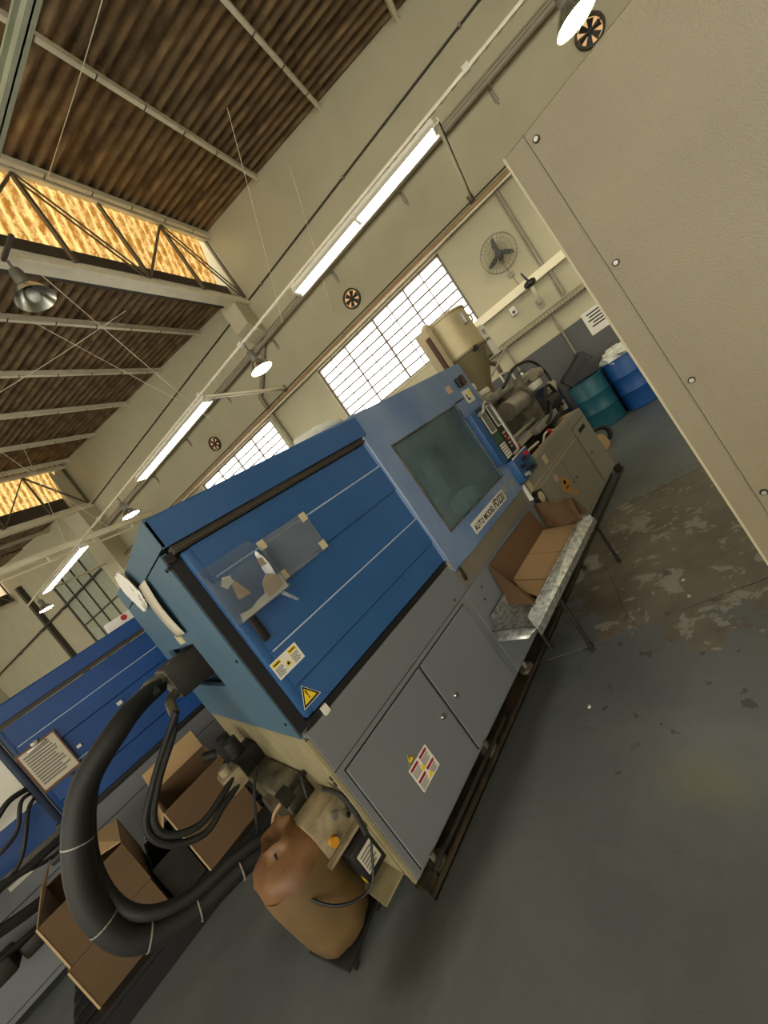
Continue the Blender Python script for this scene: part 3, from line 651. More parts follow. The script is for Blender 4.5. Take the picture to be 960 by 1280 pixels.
# cream end of the base
be = part('base_end', [bx(X0 - 0.004, X0 + 0.012, 1.70, 3.40, 0.07, 0.87), bx(X0 - 0.012, X0 + 0.004, 1.69, 1.715, 0.07, 0.87)], 'cream_paint', A)
part('bolt', [cyl((X0 - 0.014, 1.735, z), (X0 - 0.004, 1.735, z), 0.012, n=8) for z in (0.63, 0.66)], 'oily_brown', be)
part('plinth', bx(X0 + 0.06, 2.9, 1.75, 3.35, 0.0, 0.075), 'oily_brown', A)
part('drip_rail', [bx(X0 - 0.005, 2.88, 1.625, 1.635, 0.0, 0.03), bx(X0 - 0.005, 2.88, 1.625, 1.76, 0.0, 0.008), bx(X0 - 0.005, 0.47, 1.64, 1.72, 0.008, 0.05)], 'oily_brown', A)
for x in (0.52, 1.1, 1.7, 2.4): part('levelling_foot', [cyl((x, 1.69, 0.008), (x, 1.69, 0.03), 0.05, n=14), cyl((x, 1.69, 0.03), (x, 1.69, 0.075), 0.015, n=10)], 'steel_dirty', A)
part('oily_pipe', tube([(0.45, 1.66, 0.03), (0.55, 1.66, 0.045), (0.62, 1.67, 0.03), (0.9, 1.665, 0.035), (1.3, 1.67, 0.03)], 0.012, 8, 5), 'iron_dark', A)

# windowed guard cover
YC = 1.668; GX0, GX1, GZ0, GZ1 = 1.82, 2.69, 1.03, 1.71
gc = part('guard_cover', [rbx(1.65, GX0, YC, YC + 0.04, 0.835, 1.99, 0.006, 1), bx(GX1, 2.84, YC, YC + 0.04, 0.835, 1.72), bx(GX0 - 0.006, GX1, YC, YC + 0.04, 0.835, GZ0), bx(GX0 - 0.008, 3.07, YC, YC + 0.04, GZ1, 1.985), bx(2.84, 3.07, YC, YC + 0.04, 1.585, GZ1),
     bx(1.652, 3.068, YC + 0.02, 2.5, 1.965, 1.985), bx(1.652, 1.665, YC + 0.02, 2.5, 0.84, 1.98), bx(2.86, 2.875, YC + 0.03, 2.5, 0.84, 1.97)], 'blue_cover_sheen', A)
part('window_bead', [bx(GX0, GX1, YC - 0.004, YC + 0.004, GZ1 - 0.008, GZ1), bx(GX0, GX1, YC - 0.004, YC + 0.004, GZ0, GZ0 + 0.008), bx(GX0, GX0 + 0.007, YC - 0.004, YC + 0.004, GZ0, GZ1), bx(GX1 - 0.007, GX1, YC - 0.004, YC + 0.004, GZ0, GZ1)], 'steel_dirty', gc)
part('guard_pane', bx(GX0, GX1, YC + 0.012, YC + 0.018, GZ0, GZ1), 'guard_glass', gc, 'greenish guard window with a sheen painted into its colour')
part('mould_chamber', [bx(1.66, 2.86, 2.45, 2.47, 0.84, 1.96), bx(1.66, 2.86, 1.72, 2.46, 0.84, 0.86)], 'iron_dark', A)
part('mould_platen', [rbx(1.68, 1.98, 1.85, 2.4, 0.9, 1.9, 0.01), rbx(2.45, 2.84, 1.85, 2.4, 0.9, 1.9, 0.01)], 'steel_dirty', A)
part('tie_bar', [cyl((1.9, y, z), (2.5, y, z), 0.04, n=14) for y in (1.9, 2.36) for z in (1.0, 1.75)], 'steel', A)
part('mould_half', [rbx(1.98, 2.14, 1.98, 2.3, 1.15, 1.6, 0.008), rbx(2.3, 2.45, 1.98, 2.3, 1.15, 1.6, 0.008)], 'steel', A)
for z in (1.86, 0.86): part('cover_edge_strip', bx(1.640, 1.652, YC - 0.002, YC + 0.05, z, z + 0.06), 'steel', gc)
part('apron', [prism([(YC + 0.015, 0.83), (1.70, 0.83), (1.70, 0.70), (1.69, 0.70)], 'x', 1.66, 2.86)], 'grey_apron', A)
part('apron_edge', [bx(2.855, 2.868, 1.655, 1.70, 0.70, 0.85)], 'plate_white', A)
part('hinge', [cyl((1.70, 1.675, 0.77), (1.70, 1.675, 0.83), 0.01, n=8), bx(1.69, 1.71, 1.672, 1.69, 0.74, 0.78)], 'iron_dark', A)
part('screw', [cyl((x, 1.684, z), (x, 1.69, z), 0.008, n=8) for x, z in ((1.78, 0.62), (1.74, 0.55), (1.52, 0.72))], 'iron_dark', A)
npz = part('nameplate', bx(2.02, 2.56, YC - 0.003, YC, 0.885, 0.968), 'plate_white', gc, 'white nameplate with black model lettering')
MN = Matrix.Translation((2.285, YC - 0.004, 0.926)) @ Matrix.Rotation(radians(90), 4, 'X')
part('nameplate_lettering', text_shape('AUTO MODEL', 0.062, MN @ Matrix.Translation((-0.095, -0.008, 0)), 0.15, 0.80), 'ink', npz)
part('nameplate_lettering', text_shape('FD220', 0.085, MN @ Matrix.Translation((0.165, -0.002, 0)), 0.15, 0.78), 'ink', npz)
part('sticker', [cyl((2.60, YC - 0.002, 0.945), (2.60, YC, 0.945), 0.032, n=16)], 'clip_tie', gc)
part('sticker', [cyl((2.74, YC - 0.002, 0.945), (2.74, YC, 0.945), 0.036, n=16)], 'clip_tie', gc)
sw = part('key_switch', [rbx(2.86, 2.93, YC - 0.035, YC, 1.80, 1.88, 0.006)], 'black_plastic', gc)
part('switch_plate', [bx(2.90, 2.955, YC - 0.04, YC - 0.034, 1.80, 1.885)], 'stripe_brown', sw)
st = part('sticker', bx(2.86, 2.99, YC - 0.0015, YC, 1.655, 1.765), 'plate_white', gc, 'white sticker with a small yellow mark')
part('sticker_mark', bx(2.945, 2.975, YC - 0.0025, YC - 0.0015, 1.70, 1.75), 'sign_yellow', st)
part('sticker_mark', [bx(2.89, 2.905, YC - 0.0025, YC - 0.0015, 1.675, 1.73), bx(2.89, 2.93, YC - 0.0025, YC - 0.0015, 1.675, 1.69)], 'ink', st)
part('sticker', bx(2.69, 2.76, YC - 0.0015, YC, 1.80, 1.86), 'sign_pink', gc)
# control pod
pod = part('control_pod', [rbx(2.70, 3.05, YC - 0.05, YC + 0.1, 1.10, 1.58, 0.008)], 'blue_paint', A)
part('control_face', bx(2.79, 3.048, YC - 0.056, YC - 0.05, 1.105, 1.575), 'panel_dark', pod)
for x0, x1, z0, z1 in ((2.80, 2.895, 1.345, 1.55), (2.945, 3.02, 1.36, 1.56)):
    s = part('display', bx(x0, x1, YC - 0.060, YC - 0.056, z0, z1), 'plate_white', pod)
    part('display_glass', bx(x0 + 0.010, x1 - 0.010, YC - 0.0615, YC - 0.060, z0 + 0.012, z1 - 0.012), 'screen_grey', s)
for i in range(3):
    for j in range(6):
        part('key', bx(2.80 + i * 0.034, 2.826 + i * 0.034, YC - 0.061, YC - 0.056, 1.115 + j * 0.022, 1.131 + j * 0.022), 'plate_white', pod)
part('green_keypad', bx(2.80, 2.90, YC - 0.059, YC - 0.056, 1.255, 1.335), 'green_key', pod)
for i in range(3):
    for j in range(5): part('push_button', cyl((2.955 + i * 0.028, YC - 0.064, 1.17 + j * 0.032), (2.955 + i * 0.028, YC - 0.056, 1.17 + j * 0.032), 0.010, n=10), ('clip_tie', 'red_plastic', 'sign_pink')[(i + 2 * j) % 3], pod)
part('stop_button', cyl((3.02, YC - 0.08, 1.13), (3.02, YC - 0.056, 1.13), 0.022, n=16), 'red_plastic', pod)
part('grab_rail', tube([(2.80, YC - 0.04, 1.53), (2.80, YC - 0.10, 1.54), (2.84, YC - 0.12, 1.585), (2.90, YC - 0.12, 1.57), (2.92, YC - 0.12, 1.50), (2.92, YC - 0.12, 1.2), (2.92, YC - 0.11, 1.13), (2.92, YC - 0.06, 1.11)], 0.014, 10, 6), 'steel', pod)
part('pod_side', bx(3.05, 3.10, YC - 0.03, YC + 0.12, 1.09, 1.59), 'blue_dark', pod)
con = part('button_console', [rbx(2.82, 3.13, YC - 0.07, YC + 0.08, 0.88, 1.085, 0.008)], 'blue_paint', A)
part('console_edge', bx(2.83, 3.12, YC - 0.072, YC - 0.06, 1.082, 1.092), 'plate_white', con)
for x, z, m in ((2.88, 0.99, 'black_plastic'), (2.93, 0.935, 'black_plastic'), (2.96, 1.03, 'black_plastic'), (3.03, 1.05, 'red_plastic'), (3.05, 0.97, 'green_key'), (2.99, 0.93, 'ink'), (2.87, 0.92, 'steel')):
    part('selector_knob', [cyl((x, YC - 0.10, z), (x, YC - 0.07, z), 0.016, n=12), bx(x - 0.004, x + 0.004, YC - 0.115, YC - 0.1, z - 0.016, z + 0.016)], m, con)

# electrical cabinet and scrap trough
cb = part('cabinet', [bx(2.92, 4.885, 1.69, 1.80, 0.09, 0.90), bx(2.92, 4.885, 1.80, 3.0, 0.09, 0.72), bx(4.80, 4.885, 1.80, 3.0, 0.72, 0.90)], 'grey_cabinet', A)
part('cabinet_lip', [bx(2.93, 4.88, 1.795, 1.82, 0.888, 0.905), bx(4.79, 4.89, 1.81, 2.1, 0.90, 0.906)], 'wood_pale', cb)
part('cabinet_seam', [bx(3.0, 4.86, 1.685, 1.691, 0.742, 0.75), bx(3.02, 4.30, 1.679, 1.69, 0.704, 0.712)], 'box_edge', cb)
for x0, x1, z0, z1, kx in ((3.11, 3.715, 0.13, 0.70, 3.66), (3.735, 4.30, 0.13, 0.70, 3.78), (4.36, 4.82, 0.13, 0.80, 4.42)):
    d = part('cabinet_door', rbx(x0, x1, 1.678, 1.69, z0, z1, 0.004, 1), 'grey_cabinet', cb)
    part('door_gap', bx(x0 - 0.006, x1 + 0.006, 1.6885, 1.6905, z0 - 0.006, z1 + 0.006), 'iron_dark', d)
    part('knob', cyl((kx, 1.678, 0.46), (kx, 1.655, 0.46), 0.014, n=12), 'chrome', d)
    if x0 > 4: part('vent_slot', bx(4.47, 4.70, 1.675, 1.679, 0.70, 0.745), 'black_gap', d)
    elif x0 < 3.5: part('vent_slot', [bx(3.17 + i * 0.05, 3.195 + i * 0.05, 1.674, 1.679, 0.50, 0.58) for i in range(3)], 'clip_tie', d)
    else: part('vent_slot', [bx(4.14 + i * 0.04, 4.16 + i * 0.04, 1.674, 1.679, 0.40, 0.46) for i in range(3)], 'clip_tie', d)
dm = part('diamond_sticker', prism([(3.43, 0.50), (3.53, 0.60), (3.63, 0.50), (3.53, 0.40)], 'y', 1.676, 1.678), 'sign_orange', cb, 'worn orange diamond hazard sticker')
part('diamond_mark', [bx(3.50, 3.56, 1.6752, 1.676, 0.52, 0.55), bx(3.49, 3.57, 1.6752, 1.676, 0.47, 0.49), cyl((3.53, 1.6752, 0.535), (3.53, 1.676, 0.535), 0.022, n=8)], 'stripe_brown', dm)
part('sticker', bx(3.40, 3.47, 1.676, 1.678, 0.60, 0.66), 'sign_pink', cb)
part('sticker', bx(3.44, 3.52, 1.686, 1.69, 0.79, 0.87), 'tape', cb)
part('sticker', bx(2.955, 3.02, 1.686, 1.69, 0.74, 0.83), 'tape', cb)
part('orange_stain', prism([(3.56, 0.36), (3.60, 0.385), (3.68, 0.365), (3.64, 0.34)], 'y', 1.677, 1.678), 'sign_orange', cb)
ga = part('pressure_gauge', [cyl((2.965, 1.69, 0.665), (2.965, 1.64, 0.665), 0.066, n=24)], 'black_plastic', cb)
part('gauge_dial', cyl((2.965, 1.64, 0.665), (2.965, 1.638, 0.665), 0.05, n=24), 'tape', ga)
part('valve', [cyl((3.03, 1.69, 0.56), (3.03, 1.64, 0.56), 0.03, n=14)], 'chrome', cb)
part('cabinet_base', [bx(2.95, 4.86, 1.76, 2.9, 0.0, 0.09), bx(2.92, 4.90, 1.63, 1.645, 0.0, 0.03), bx(4.84, 4.89, 1.64, 1.72, 0, 0.09)], 'oily_brown', cb)
for i, (x, w, h) in enumerate(((3.3, 0.22, 0.12), (3.55, 0.18, 0.14), (3.8, 0.2, 0.10), (4.1, 0.22, 0.13), (4.4, 0.18, 0.11))):
    part('scrap_heap', crumple((x, 1.90, 0.74), w, 0.1, h, 20 + i, 14, 8, 0.3), ('cloth_white', 'plate_white', 'paper', 'clip_tie', 'cardboard')[i], cb)
part('scrap_sprue', [tube([(3.2, 1.86, 0.86), (3.6, 1.9, 0.93), (4.1, 1.95, 0.9)], 0.014, 6, 5), tube([(3.9, 1.85, 0.84), (4.2, 1.88, 0.93), (4.5, 1.86, 0.86)], 0.012, 6, 5)], 'plate_white', cb)
part('red_cap', ball((4.28, 1.87, 0.92), 0.03), 'red_plastic', cb)

# injection unit behind the guard
part('injection_bed', [bx(3.0, 5.5, 2.02, 3.0, 0.72, 0.95), bx(3.0, 5.4, 2.05, 2.12, 0.95, 1.02), bx(3.0, 5.4, 2.6, 2.67, 0.95, 1.02)], 'iron_dark', A)
part('rear_shield', bx(5.48, 5.52, 1.98, 2.9, 0.75, 1.30), 'blue_dark', A)
mo = part('drive_motor', [cyl((4.10, 2.06, 1.36), (4.55, 2.06, 1.36), 0.105, n=28)], 'steel', A, ang=40)
part('motor_cap', [cyl((4.085, 2.06, 1.36), (4.10, 2.06, 1.36), 0.098, n=28), cyl((4.075, 2.06, 1.36), (4.086, 2.06, 1.36), 0.03, n=14)], 'grey_apron', mo)
part('motor_flange', [cyl((4.55, 2.06, 1.36), (4.62, 2.06, 1.36), 0.14, n=24)], 'steel_dirty', mo)
part('carriage_block', [rbx(4.62, 4.72, 1.98, 2.6, 1.0, 1.62, 0.01), rbx(4.71, 5.15, 2.1, 2.5, 1.3, 1.5, 0.01)], 'steel_dirty', A)
part('nozzle_block', rbx(3.3, 3.5, 2.1, 2.6, 0.95, 1.5, 0.01), 'steel_dirty', A)
part('heater_barrel', [cyl((2.9, 2.45, 1.45), (4.65, 2.45, 1.45), 0.11, n=20)] + [cyl((3.0 + k * 0.3, 2.45, 1.45), (3.22 + k * 0.3, 2.45, 1.45), 0.13, n=20) for k in range(5)], 'steel_dirty', A)
part('guide_rod', [cyl((3.0, 2.1, z), (5.4, 2.1, z), 0.03, n=12) for z in (1.08, 1.56)], 'steel', A)
part('terminal_box', [rbx(4.78, 5.1, 1.96, 2.08, 1.36, 1.44, 0.008)], 'plate_white', A)
for v_ in ((3.52, 3.72, 2.0, 2.16, 1.58, 1.72), (3.78, 3.95, 2.0, 2.12, 1.56, 1.64), (4.05, 4.2, 2.02, 2.14, 1.55, 1.62)): part('valve_block', rbx(*v_, 0.006), 'steel', A)
part('valve_block', [rbx(3.36, 3.5, 1.98, 2.1, 1.58, 1.78, 0.006)], 'tape', A)
part('white_fitting', rbx(3.56, 3.74, 2.0, 2.1, 1.735, 1.82, 0.02), 'plate_white', A)
part('white_fitting', rbx(3.84, 3.95, 2.0, 2.08, 1.65, 1.71, 0.015), 'plate_white', A)
part('lift_handle', [tube([(4.35, 2.02, 1.6), (4.35, 2.02, 1.72), (4.37, 2.02, 1.74), (4.6, 2.02, 1.72), (4.62, 2.02, 1.70), (4.62, 2.02, 1.6)], 0.012, 8, 5)], 'plate_white', A)
part('pump_body', [cyl((4.85, 2.0, 1.1), (5.2, 2.0, 1.1), 0.1, n=20), rbx(4.75, 5.0, 1.95, 2.15, 0.98, 1.22, 0.01)], 'iron_dark', A)
part('pipe_elbow', [tube([(5.35, 2.0, 0.9), (5.35, 2.0, 1.1), (5.3, 2.0, 1.2), (5.15, 2.0, 1.24)], 0.04, 12, 6), cyl((5.28, 2.0, 1.18), (5.42, 2.0, 1.28), 0.06, n=14), cyl((5.1, 2.02, 1.52), (5.3, 2.02, 1.5), 0.07, n=14)], 'pipe_grey', A)
for i, pts in enumerate(([(4.2, 2.0, 1.6), (4.7, 1.98, 1.72), (5.2, 1.98, 1.66), (5.4, 1.98, 1.4), (5.3, 1.98, 1.1)], [(4.7, 1.98, 1.05), (4.9, 1.94, 1.25), (5.15, 1.94, 1.3), (5.3, 1.96, 1.05)], [(4.3, 1.96, 0.98), (4.6, 1.92, 1.0), (4.9, 1.92, 1.12), (5.2, 1.94, 1.0)], [(4.4, 1.95, 0.96), (4.8, 1.93, 0.93), (5.1, 1.95, 0.98)])):
    part('hydraulic_line', tube(pts, 0.022 if i else 0.018, 8, 6), 'black_rubber', A)
part('slide_plate', [sheet([(3.65, 2.0, 0.98), (4.6, 1.98, 0.98), (4.6, 2.05, 1.03), (3.65, 2.06, 1.03)], 0.012), rbx(4.2, 4.9, 1.92, 2.0, 0.96, 1.04, 0.008)], 'steel', A)
# hopper dryer
HX, HY, HR = 4.66, 2.42, 0.30
part('hopper', lathe([(0.001, 2.70), (HR - 0.02, 2.70), (HR + 0.012, 2.69), (HR + 0.012, 2.665), (HR, 2.66), (HR, 2.20), (HR - 0.001, 2.18)], (HX, HY, 0), 40), 'hopper_paint', A, ang=40)
hc = part('hopper_cone', lathe([(HR + 0.02, 2.20), (HR + 0.02, 2.175), (HR - 0.005, 2.17), (0.20, 1.92), (0.10, 1.72), (0.08, 1.56)], (HX, HY, 0), 40), 'hopper_cone', A, ang=40)
part('cone_latch', [rbx(HX - 0.19, HX - 0.14, HY - 0.29, HY - 0.23, 2.14, 2.20, 0.006)], 'iron_dark', hc)
part('hopper_hatch', [rbx(HX - 0.12, HX - 0.06, HY - HR - 0.03, HY - HR + 0.03, 2.46, 2.6, 0.008), bx(HX - 0.105, HX - 0.075, HY - HR - 0.034, HY - HR - 0.028, 2.5, 2.56)], 'steel', A)
part('hopper_ring', [ring(0.055, 0.075, -0.008, 0.008)[0:2]], 'plate_white', A).location = (HX + 0.28, HY - 0.16, 2.55)
part('air_duct', [rbx(HX - 0.52, HX - 0.40, HY - 0.06, HY + 0.12, 1.98, 2.66, 0.015)], 'duct_beige', A)
part('duct_stripe', [bx(HX - 0.56, HX - 0.525, HY - 0.06, HY - 0.01, 1.98, 2.55)], 'stripe_brown', A)
part('duct_elbow', tube([(HX - 0.46, HY, 2.60), (HX - 0.45, HY, 2.66), (HX - 0.38, HY, 2.69), (HX - 0.27, HY, 2.64)], 0.04, 14, 6), 'duct_beige', A)
db = part('dryer_control_box', [rbx(HX + 0.42, HX + 0.80, HY - 0.05, HY + 0.2, 2.05, 2.46, 0.01)], 'box_green_grey', A)
part('dryer_panel', bx(HX + 0.62, HX + 0.81, HY - 0.064, HY - 0.05, 2.03, 2.47), 'plate_white', db)
part('dryer_lettering', [bx(HX + 0.67, HX + 0.76, HY - 0.066, HY - 0.064, 2.34 + i * 0.025, 2.352 + i * 0.025) for i in range(3)] + [bx(HX + 0.66, HX + 0.70, HY - 0.066, HY - 0.064, 2.24, 2.28), bx(HX + 0.72, HX + 0.76, HY - 0.066, HY - 0.064, 2.24, 2.28)], 'ink', db)
part('hopper_throat', [rbx(HX - 0.14, HX + 0.14, HY - 0.14, HY + 0.14, 1.50, 1.58, 0.01), tube([(HX + 0.26, HY - 0.1, 1.96), (HX + 0.36, HY - 0.12, 1.9), (HX + 0.3, HY - 0.14, 1.72)], 0.03, 10, 6)], 'steel_dirty', A)
part('hopper_lever', [cyl((HX - 0.3, HY - 0.3, 1.78), (HX + 0.35, HY - 0.32, 1.98), 0.012, n=8), cyl((HX + 0.33, HY - 0.32, 1.97), (HX + 0.42, HY - 0.32, 2.0), 0.018, n=8)], 'steel', A)

# ---- hydraulic end of machine A: hose block, hoses, manifold, valves
hb = part('hose_block', [rbx(0.255, 0.60, 2.58, 2.92, 1.21, 1.41, 0.008)], 'iron_dark', A)
part('block_plate', [bx(0.244, 0.256, 2.59, 2.91, 1.22, 1.40)], 'grey_apron', hb)
for i in range(3): part('hose_coupling', [cyl((0.25, 2.63 + i * 0.11, 1.36), (0.14, 2.56 + i * 0.11, 1.355), 0.035, n=12), cyl((0.205, 2.60 + i * 0.11, 1.357), (0.17, 2.575 + i * 0.11, 1.356), 0.045, n=6)], 'steel_dirty', hb)
part('elbow_coupling', tube([(0.25, 2.62, 1.26), (0.19, 2.55, 1.25), (0.165, 2.46, 1.20)], 0.026, 10, 5), 'steel_dirty', hb)
main = [(0.20, 2.60, 1.35), (0.09, 2.50, 1.355), (-0.03, 2.40, 1.335), (-0.248, 2.4, 1.226), (-0.394, 2.4, 1.012), (-0.45, 2.4, 0.803), (-0.414, 2.4, 0.599), (-0.242, 2.4, 0.471), (-0.02, 2.4, 0.416), (0.16, 2.4, 0.35), (0.32, 2.42, 0.28)]
mh = part('main_hose', tube(main, 0.055, 18, 8, rf=lambda t: 0.82 + 0.22 * sin(pi * min(1, t * 1.1))), 'black_rubber', A, 'thick black hydraulic hose hanging in a loop')
inner = [(0.18, 2.52, 1.345), (-0.02, 2.50, 1.32), (-0.22, 2.49, 1.205), (-0.355, 2.47, 1.0), (-0.395, 2.42, 0.80), (-0.35, 2.37, 0.655), (-0.215, 2.36, 0.545), (-0.01, 2.36, 0.49), (0.17, 2.36, 0.42), (0.32, 2.38, 0.35)]
part('inner_hose', tube(inner, 0.028, 12, 8), 'black_rubber', A)
C_ = spline(main, 8)
for k in (30, 42, 50, 57, 64, 70):
    p = C_[k]; d = (C_[k + 1] - C_[k - 1]).normalized()
    part('cable_tie', cyl(p - d * 0.003, p + d * 0.003, 0.0575, n=18), 'clip_tie', mh)
for j, off in enumerate((0.0, 0.035)):
    pts = [(0.17, 2.43 - off, 1.21), (0.10 - off, 2.41, 1.13), (-0.042 - off * 0.9, 2.4, 1.02), (-0.145 - off, 2.4, 0.90), (-0.14 - off * 0.5, 2.4, 0.80 - off), (-0.04, 2.4, 0.72 - off * 1.4), (0.08, 2.42, 0.72 - off), (0.20, 2.46, 0.74 - off * 1.5)]
    part('branch_hose', tube(pts, 0.0165, 10, 8), 'black_rubber', A)
mf = part('manifold', [rbx(0.26, 0.40, 2.16, 2.72, 0.18, 0.60, 0.02)], 'steel_dirty', A)
part('manifold_cover', [cyl((0.262, 2.36, 0.42), (0.225, 2.36, 0.42), 0.14, n=24), rbx(0.235, 0.27, 2.2, 2.5, 0.22, 0.33, 0.015), rbx(0.215, 0.24, 2.31, 2.44, 0.36, 0.41, 0.01)], 'steel_dirty', mf)
part('valve_stack', [rbx(0.22, 0.40, 2.66, 2.84, 0.60, 0.72, 0.012), cyl((0.30, 2.72, 0.70), (0.30, 2.72, 0.82), 0.045, n=14), cyl((0.30, 2.86, 0.72), (0.30, 2.86, 0.83), 0.04, n=14), cyl((0.22, 2.78, 0.80), (0.16, 2.80, 0.83), 0.03, n=12)], 'iron_dark', mf)
part('valve_stack', [rbx(0.14, 0.24, 2.44, 2.60, 0.66, 0.76, 0.01), cyl((0.18, 2.5, 0.76), (0.18, 2.5, 0.80), 0.03, n=12)], 'solenoid', mf)
part('clamp_bracket', [bx(0.24, 0.30, 2.05, 2.12, 0.58, 0.64), bx(0.26, 0.41, 2.07, 2.10, 0.60, 0.62)], 'iron_dark', mf)
part('brass_pipe', tube([(0.26, 2.10, 0.60), (0.20, 2.2, 0.54), (0.17, 2.28, 0.44), (0.18, 2.24, 0.33), (0.25, 2.06, 0.30)], 0.009, 8, 6), 'pipe_copper', mf)
for pts, r in (([(0.37, 2.06, 0.62), (0.33, 2.02, 0.55), (0.30, 2.0, 0.44)], 0.008), ([(0.22, 2.3, 0.3), (0.16, 2.14, 0.40), (0.10, 1.95, 0.56), (0.08, 1.84, 0.42), (0.14, 1.76, 0.30), (0.26, 1.72, 0.24), (0.36, 1.70, 0.36)], 0.006), ([(0.30, 2.5, 0.66), (0.2, 2.46, 0.56), (0.12, 2.44, 0.42), (0.10, 2.42, 0.28)], 0.008)):
    part('thin_cable', tube(pts, r, 6, 7), 'black_plastic', A)
sb = part('solenoid_box', [rbx(0.22, 0.395, 1.82, 2.0, 0.40, 0.555, 0.006), bx(0.20, 0.40, 1.79, 2.02, 0.385, 0.398)], 'solenoid', A)
part('indicator_lamp', [cyl((0.27, 1.82, 0.44), (0.27, 1.795, 0.44), 0.02, n=12)], 'sign_orange', sb)
part('box_fitting', [cyl((0.33, 1.82, 0.51), (0.33, 1.79, 0.51), 0.014, n=10), cyl((0.37, 1.82, 0.47), (0.37, 1.78, 0.47), 0.014, n=10)], 'chrome', sb)
rl_ = part('relay_block', [rbx(0.27, 0.39, 1.75, 1.88, 0.22, 0.375, 0.006)], 'black_plastic', A)
part('relay_label', bx(0.29, 0.37, 1.7475, 1.75, 0.25, 0.345), 'paper', rl_)
part('relay_print', bars(0.297, 0.363, 0.258, 0.335, 1.7475, 5), 'ink_grey', rl_)
part('yellow_label', bx(0.268, 0.2705, 1.765, 1.80, 0.225, 0.245), 'sign_yellow', rl_)
part('relay_bracket', [bx(0.385, 0.40, 1.72, 1.95, 0.13, 0.40), bx(0.26, 0.40, 1.72, 1.95, 0.125, 0.135)], 'cream_paint', A)
part('relay_cable', tube([(0.37, 1.85, 0.60), (0.385, 1.77, 0.58), (0.39, 1.74, 0.5), (0.37, 1.73, 0.38)], 0.012, 8, 6), 'black_plastic', A)

# ---- loose things on machine A
pk = thing('document_pocket', 'clear acrylic pocket holding torn paper scraps on the blue door', 'pocket', (0.57, 1.66, 1.42), world=True)
part('back_pane', bx(0.452, 0.705, 1.682, 1.686, 1.43, 1.70), 'clear_pocket', pk)
part('front_pane', sheet([(0.455, 1.60, 1.43), (0.70, 1.60, 1.43), (0.70, 1.595, 1.62), (0.455, 1.595, 1.62)], 0.004), 'clear_pocket', pk)
part('side_pane', [sheet([(x, 1.60, 1.43), (x, 1.685, 1.43), (x, 1.685, 1.70), (x, 1.595, 1.62)], 0.004) for x in (0.452,)], 'clear_pocket', pk)
part('side_pane', [sheet([(x, 1.60, 1.43), (x, 1.685, 1.43), (x, 1.685, 1.70), (x, 1.595, 1.62)], 0.004) for x in (0.701,)], 'clear_pocket', pk)
part('bottom_pane', bx(0.452, 0.705, 1.60, 1.686, 1.426, 1.43), 'clear_pocket', pk)
part('torn_label', prism([(0.46, 1.432), (0.70, 1.432), (0.70, 1.49), (0.655, 1.535), (0.62, 1.515), (0.60, 1.47), (0.55, 1.465), (0.52, 1.455), (0.47, 1.465)], 'y', 1.612, 1.615), 'paper', pk)
part('torn_label', prism([(0.60, 1.445), (0.69, 1.45), (0.694, 1.50), (0.65, 1.53), (0.61, 1.505)], 'y', 1.609, 1.612), 'paper_torn', pk)
part('torn_label', prism([(0.49, 1.575), (0.525, 1.585), (0.53, 1.615), (0.50, 1.625), (0.478, 1.60)], 'y', 1.616, 1.618), 'paper', pk)
part('torn_label', prism([(0.50, 1.515), (0.555, 1.505), (0.55, 1.53), (0.53, 1.595), (0.512, 1.575)], 'y', 1.616, 1.618), 'paper_torn', pk)
part('torn_label', prism([(0.655, 1.57), (0.69, 1.565), (0.685, 1.60), (0.66, 1.61)], 'y', 1.616, 1.618), 'paper_torn', pk)
part('crushed_film', crumple((0.685, 1.645, 1.56), 0.010, 0.03, 0.07, 5, 14, 10, 0.4), 'paper_white', pk)
part('hanging_strip', sheet([(0.655, 1.63, 1.43), (0.672, 1.62, 1.43), (0.70, 1.60, 1.36), (0.69, 1.60, 1.355)], 0.002), 'clear_film', pk)
fs = thing('film_sleeve', 'empty clear plastic sleeve taped by its corners to the blue door', 'sleeve', (0.87, 1.68, 1.45), world=True)
part('sleeve', bx(0.725, 1.022, 1.681, 1.684, 1.452, 1.668), 'clear_film', fs)
for x, z in ((0.725, 1.625), (0.985, 1.625), (0.985, 1.455), (0.725, 1.455)): part('tape', bx(x, x + 0.037, 1.678, 1.681, z, z + 0.043), 'tape', fs)
ps = one('paper_strip', [([(0.385 - 0.012 * sin(pi * t / 8), y + (2.06 if 0 else 0), z) for t in range(9) for (y, z) in ((2.20 + 0.004 * t, 1.84 - 0.041 * t), (2.44 + 0.002 * t, 1.85 - 0.043 * t))], [(2 * i, 2 * i + 1, 2 * i + 3, 2 * i + 2) for i in range(8)])], 'paper', 'long curled paper strip stuck on the pale blue end plate', 'paper')
so = ps.modifiers.new('thick', 'SOLIDIFY'); so.thickness = 0.002
one('crumpled_paper_bag', crumple((0.372, 2.62, 1.87), 0.012, 0.14, 0.12, 11, 26, 16, 0.38), 'paper_white', 'crumpled clear bag of papers hanging on the corner of the blue end plate', 'bag')
part('paper_note', bx(0.382, 0.386, 2.50, 2.62, 1.76, 1.90), 'paper_torn', bpy.data.objects['crumpled_paper_bag'])
one('yellow_tag', bx(0.390, 0.397, 2.42, 2.56, 1.46, 1.52), 'tape', 'small yellowed tag below the paper strip on the end plate', 'tag')
one('white_bag', crumple((2.25, 1.765, 1.09), 0.16, 0.06, 0.07, 31, 20, 12, 0.2), 'cloth_white', 'white bag lying behind the guard window', 'bag')
one('folded_cloth', crumple((1.85, 2.3, 2.085), 0.24, 0.16, 0.085, 61, 28, 16, 0.2), 'cloth_white', 'bundled white cloth lying on top of the guard cover', 'cloth')

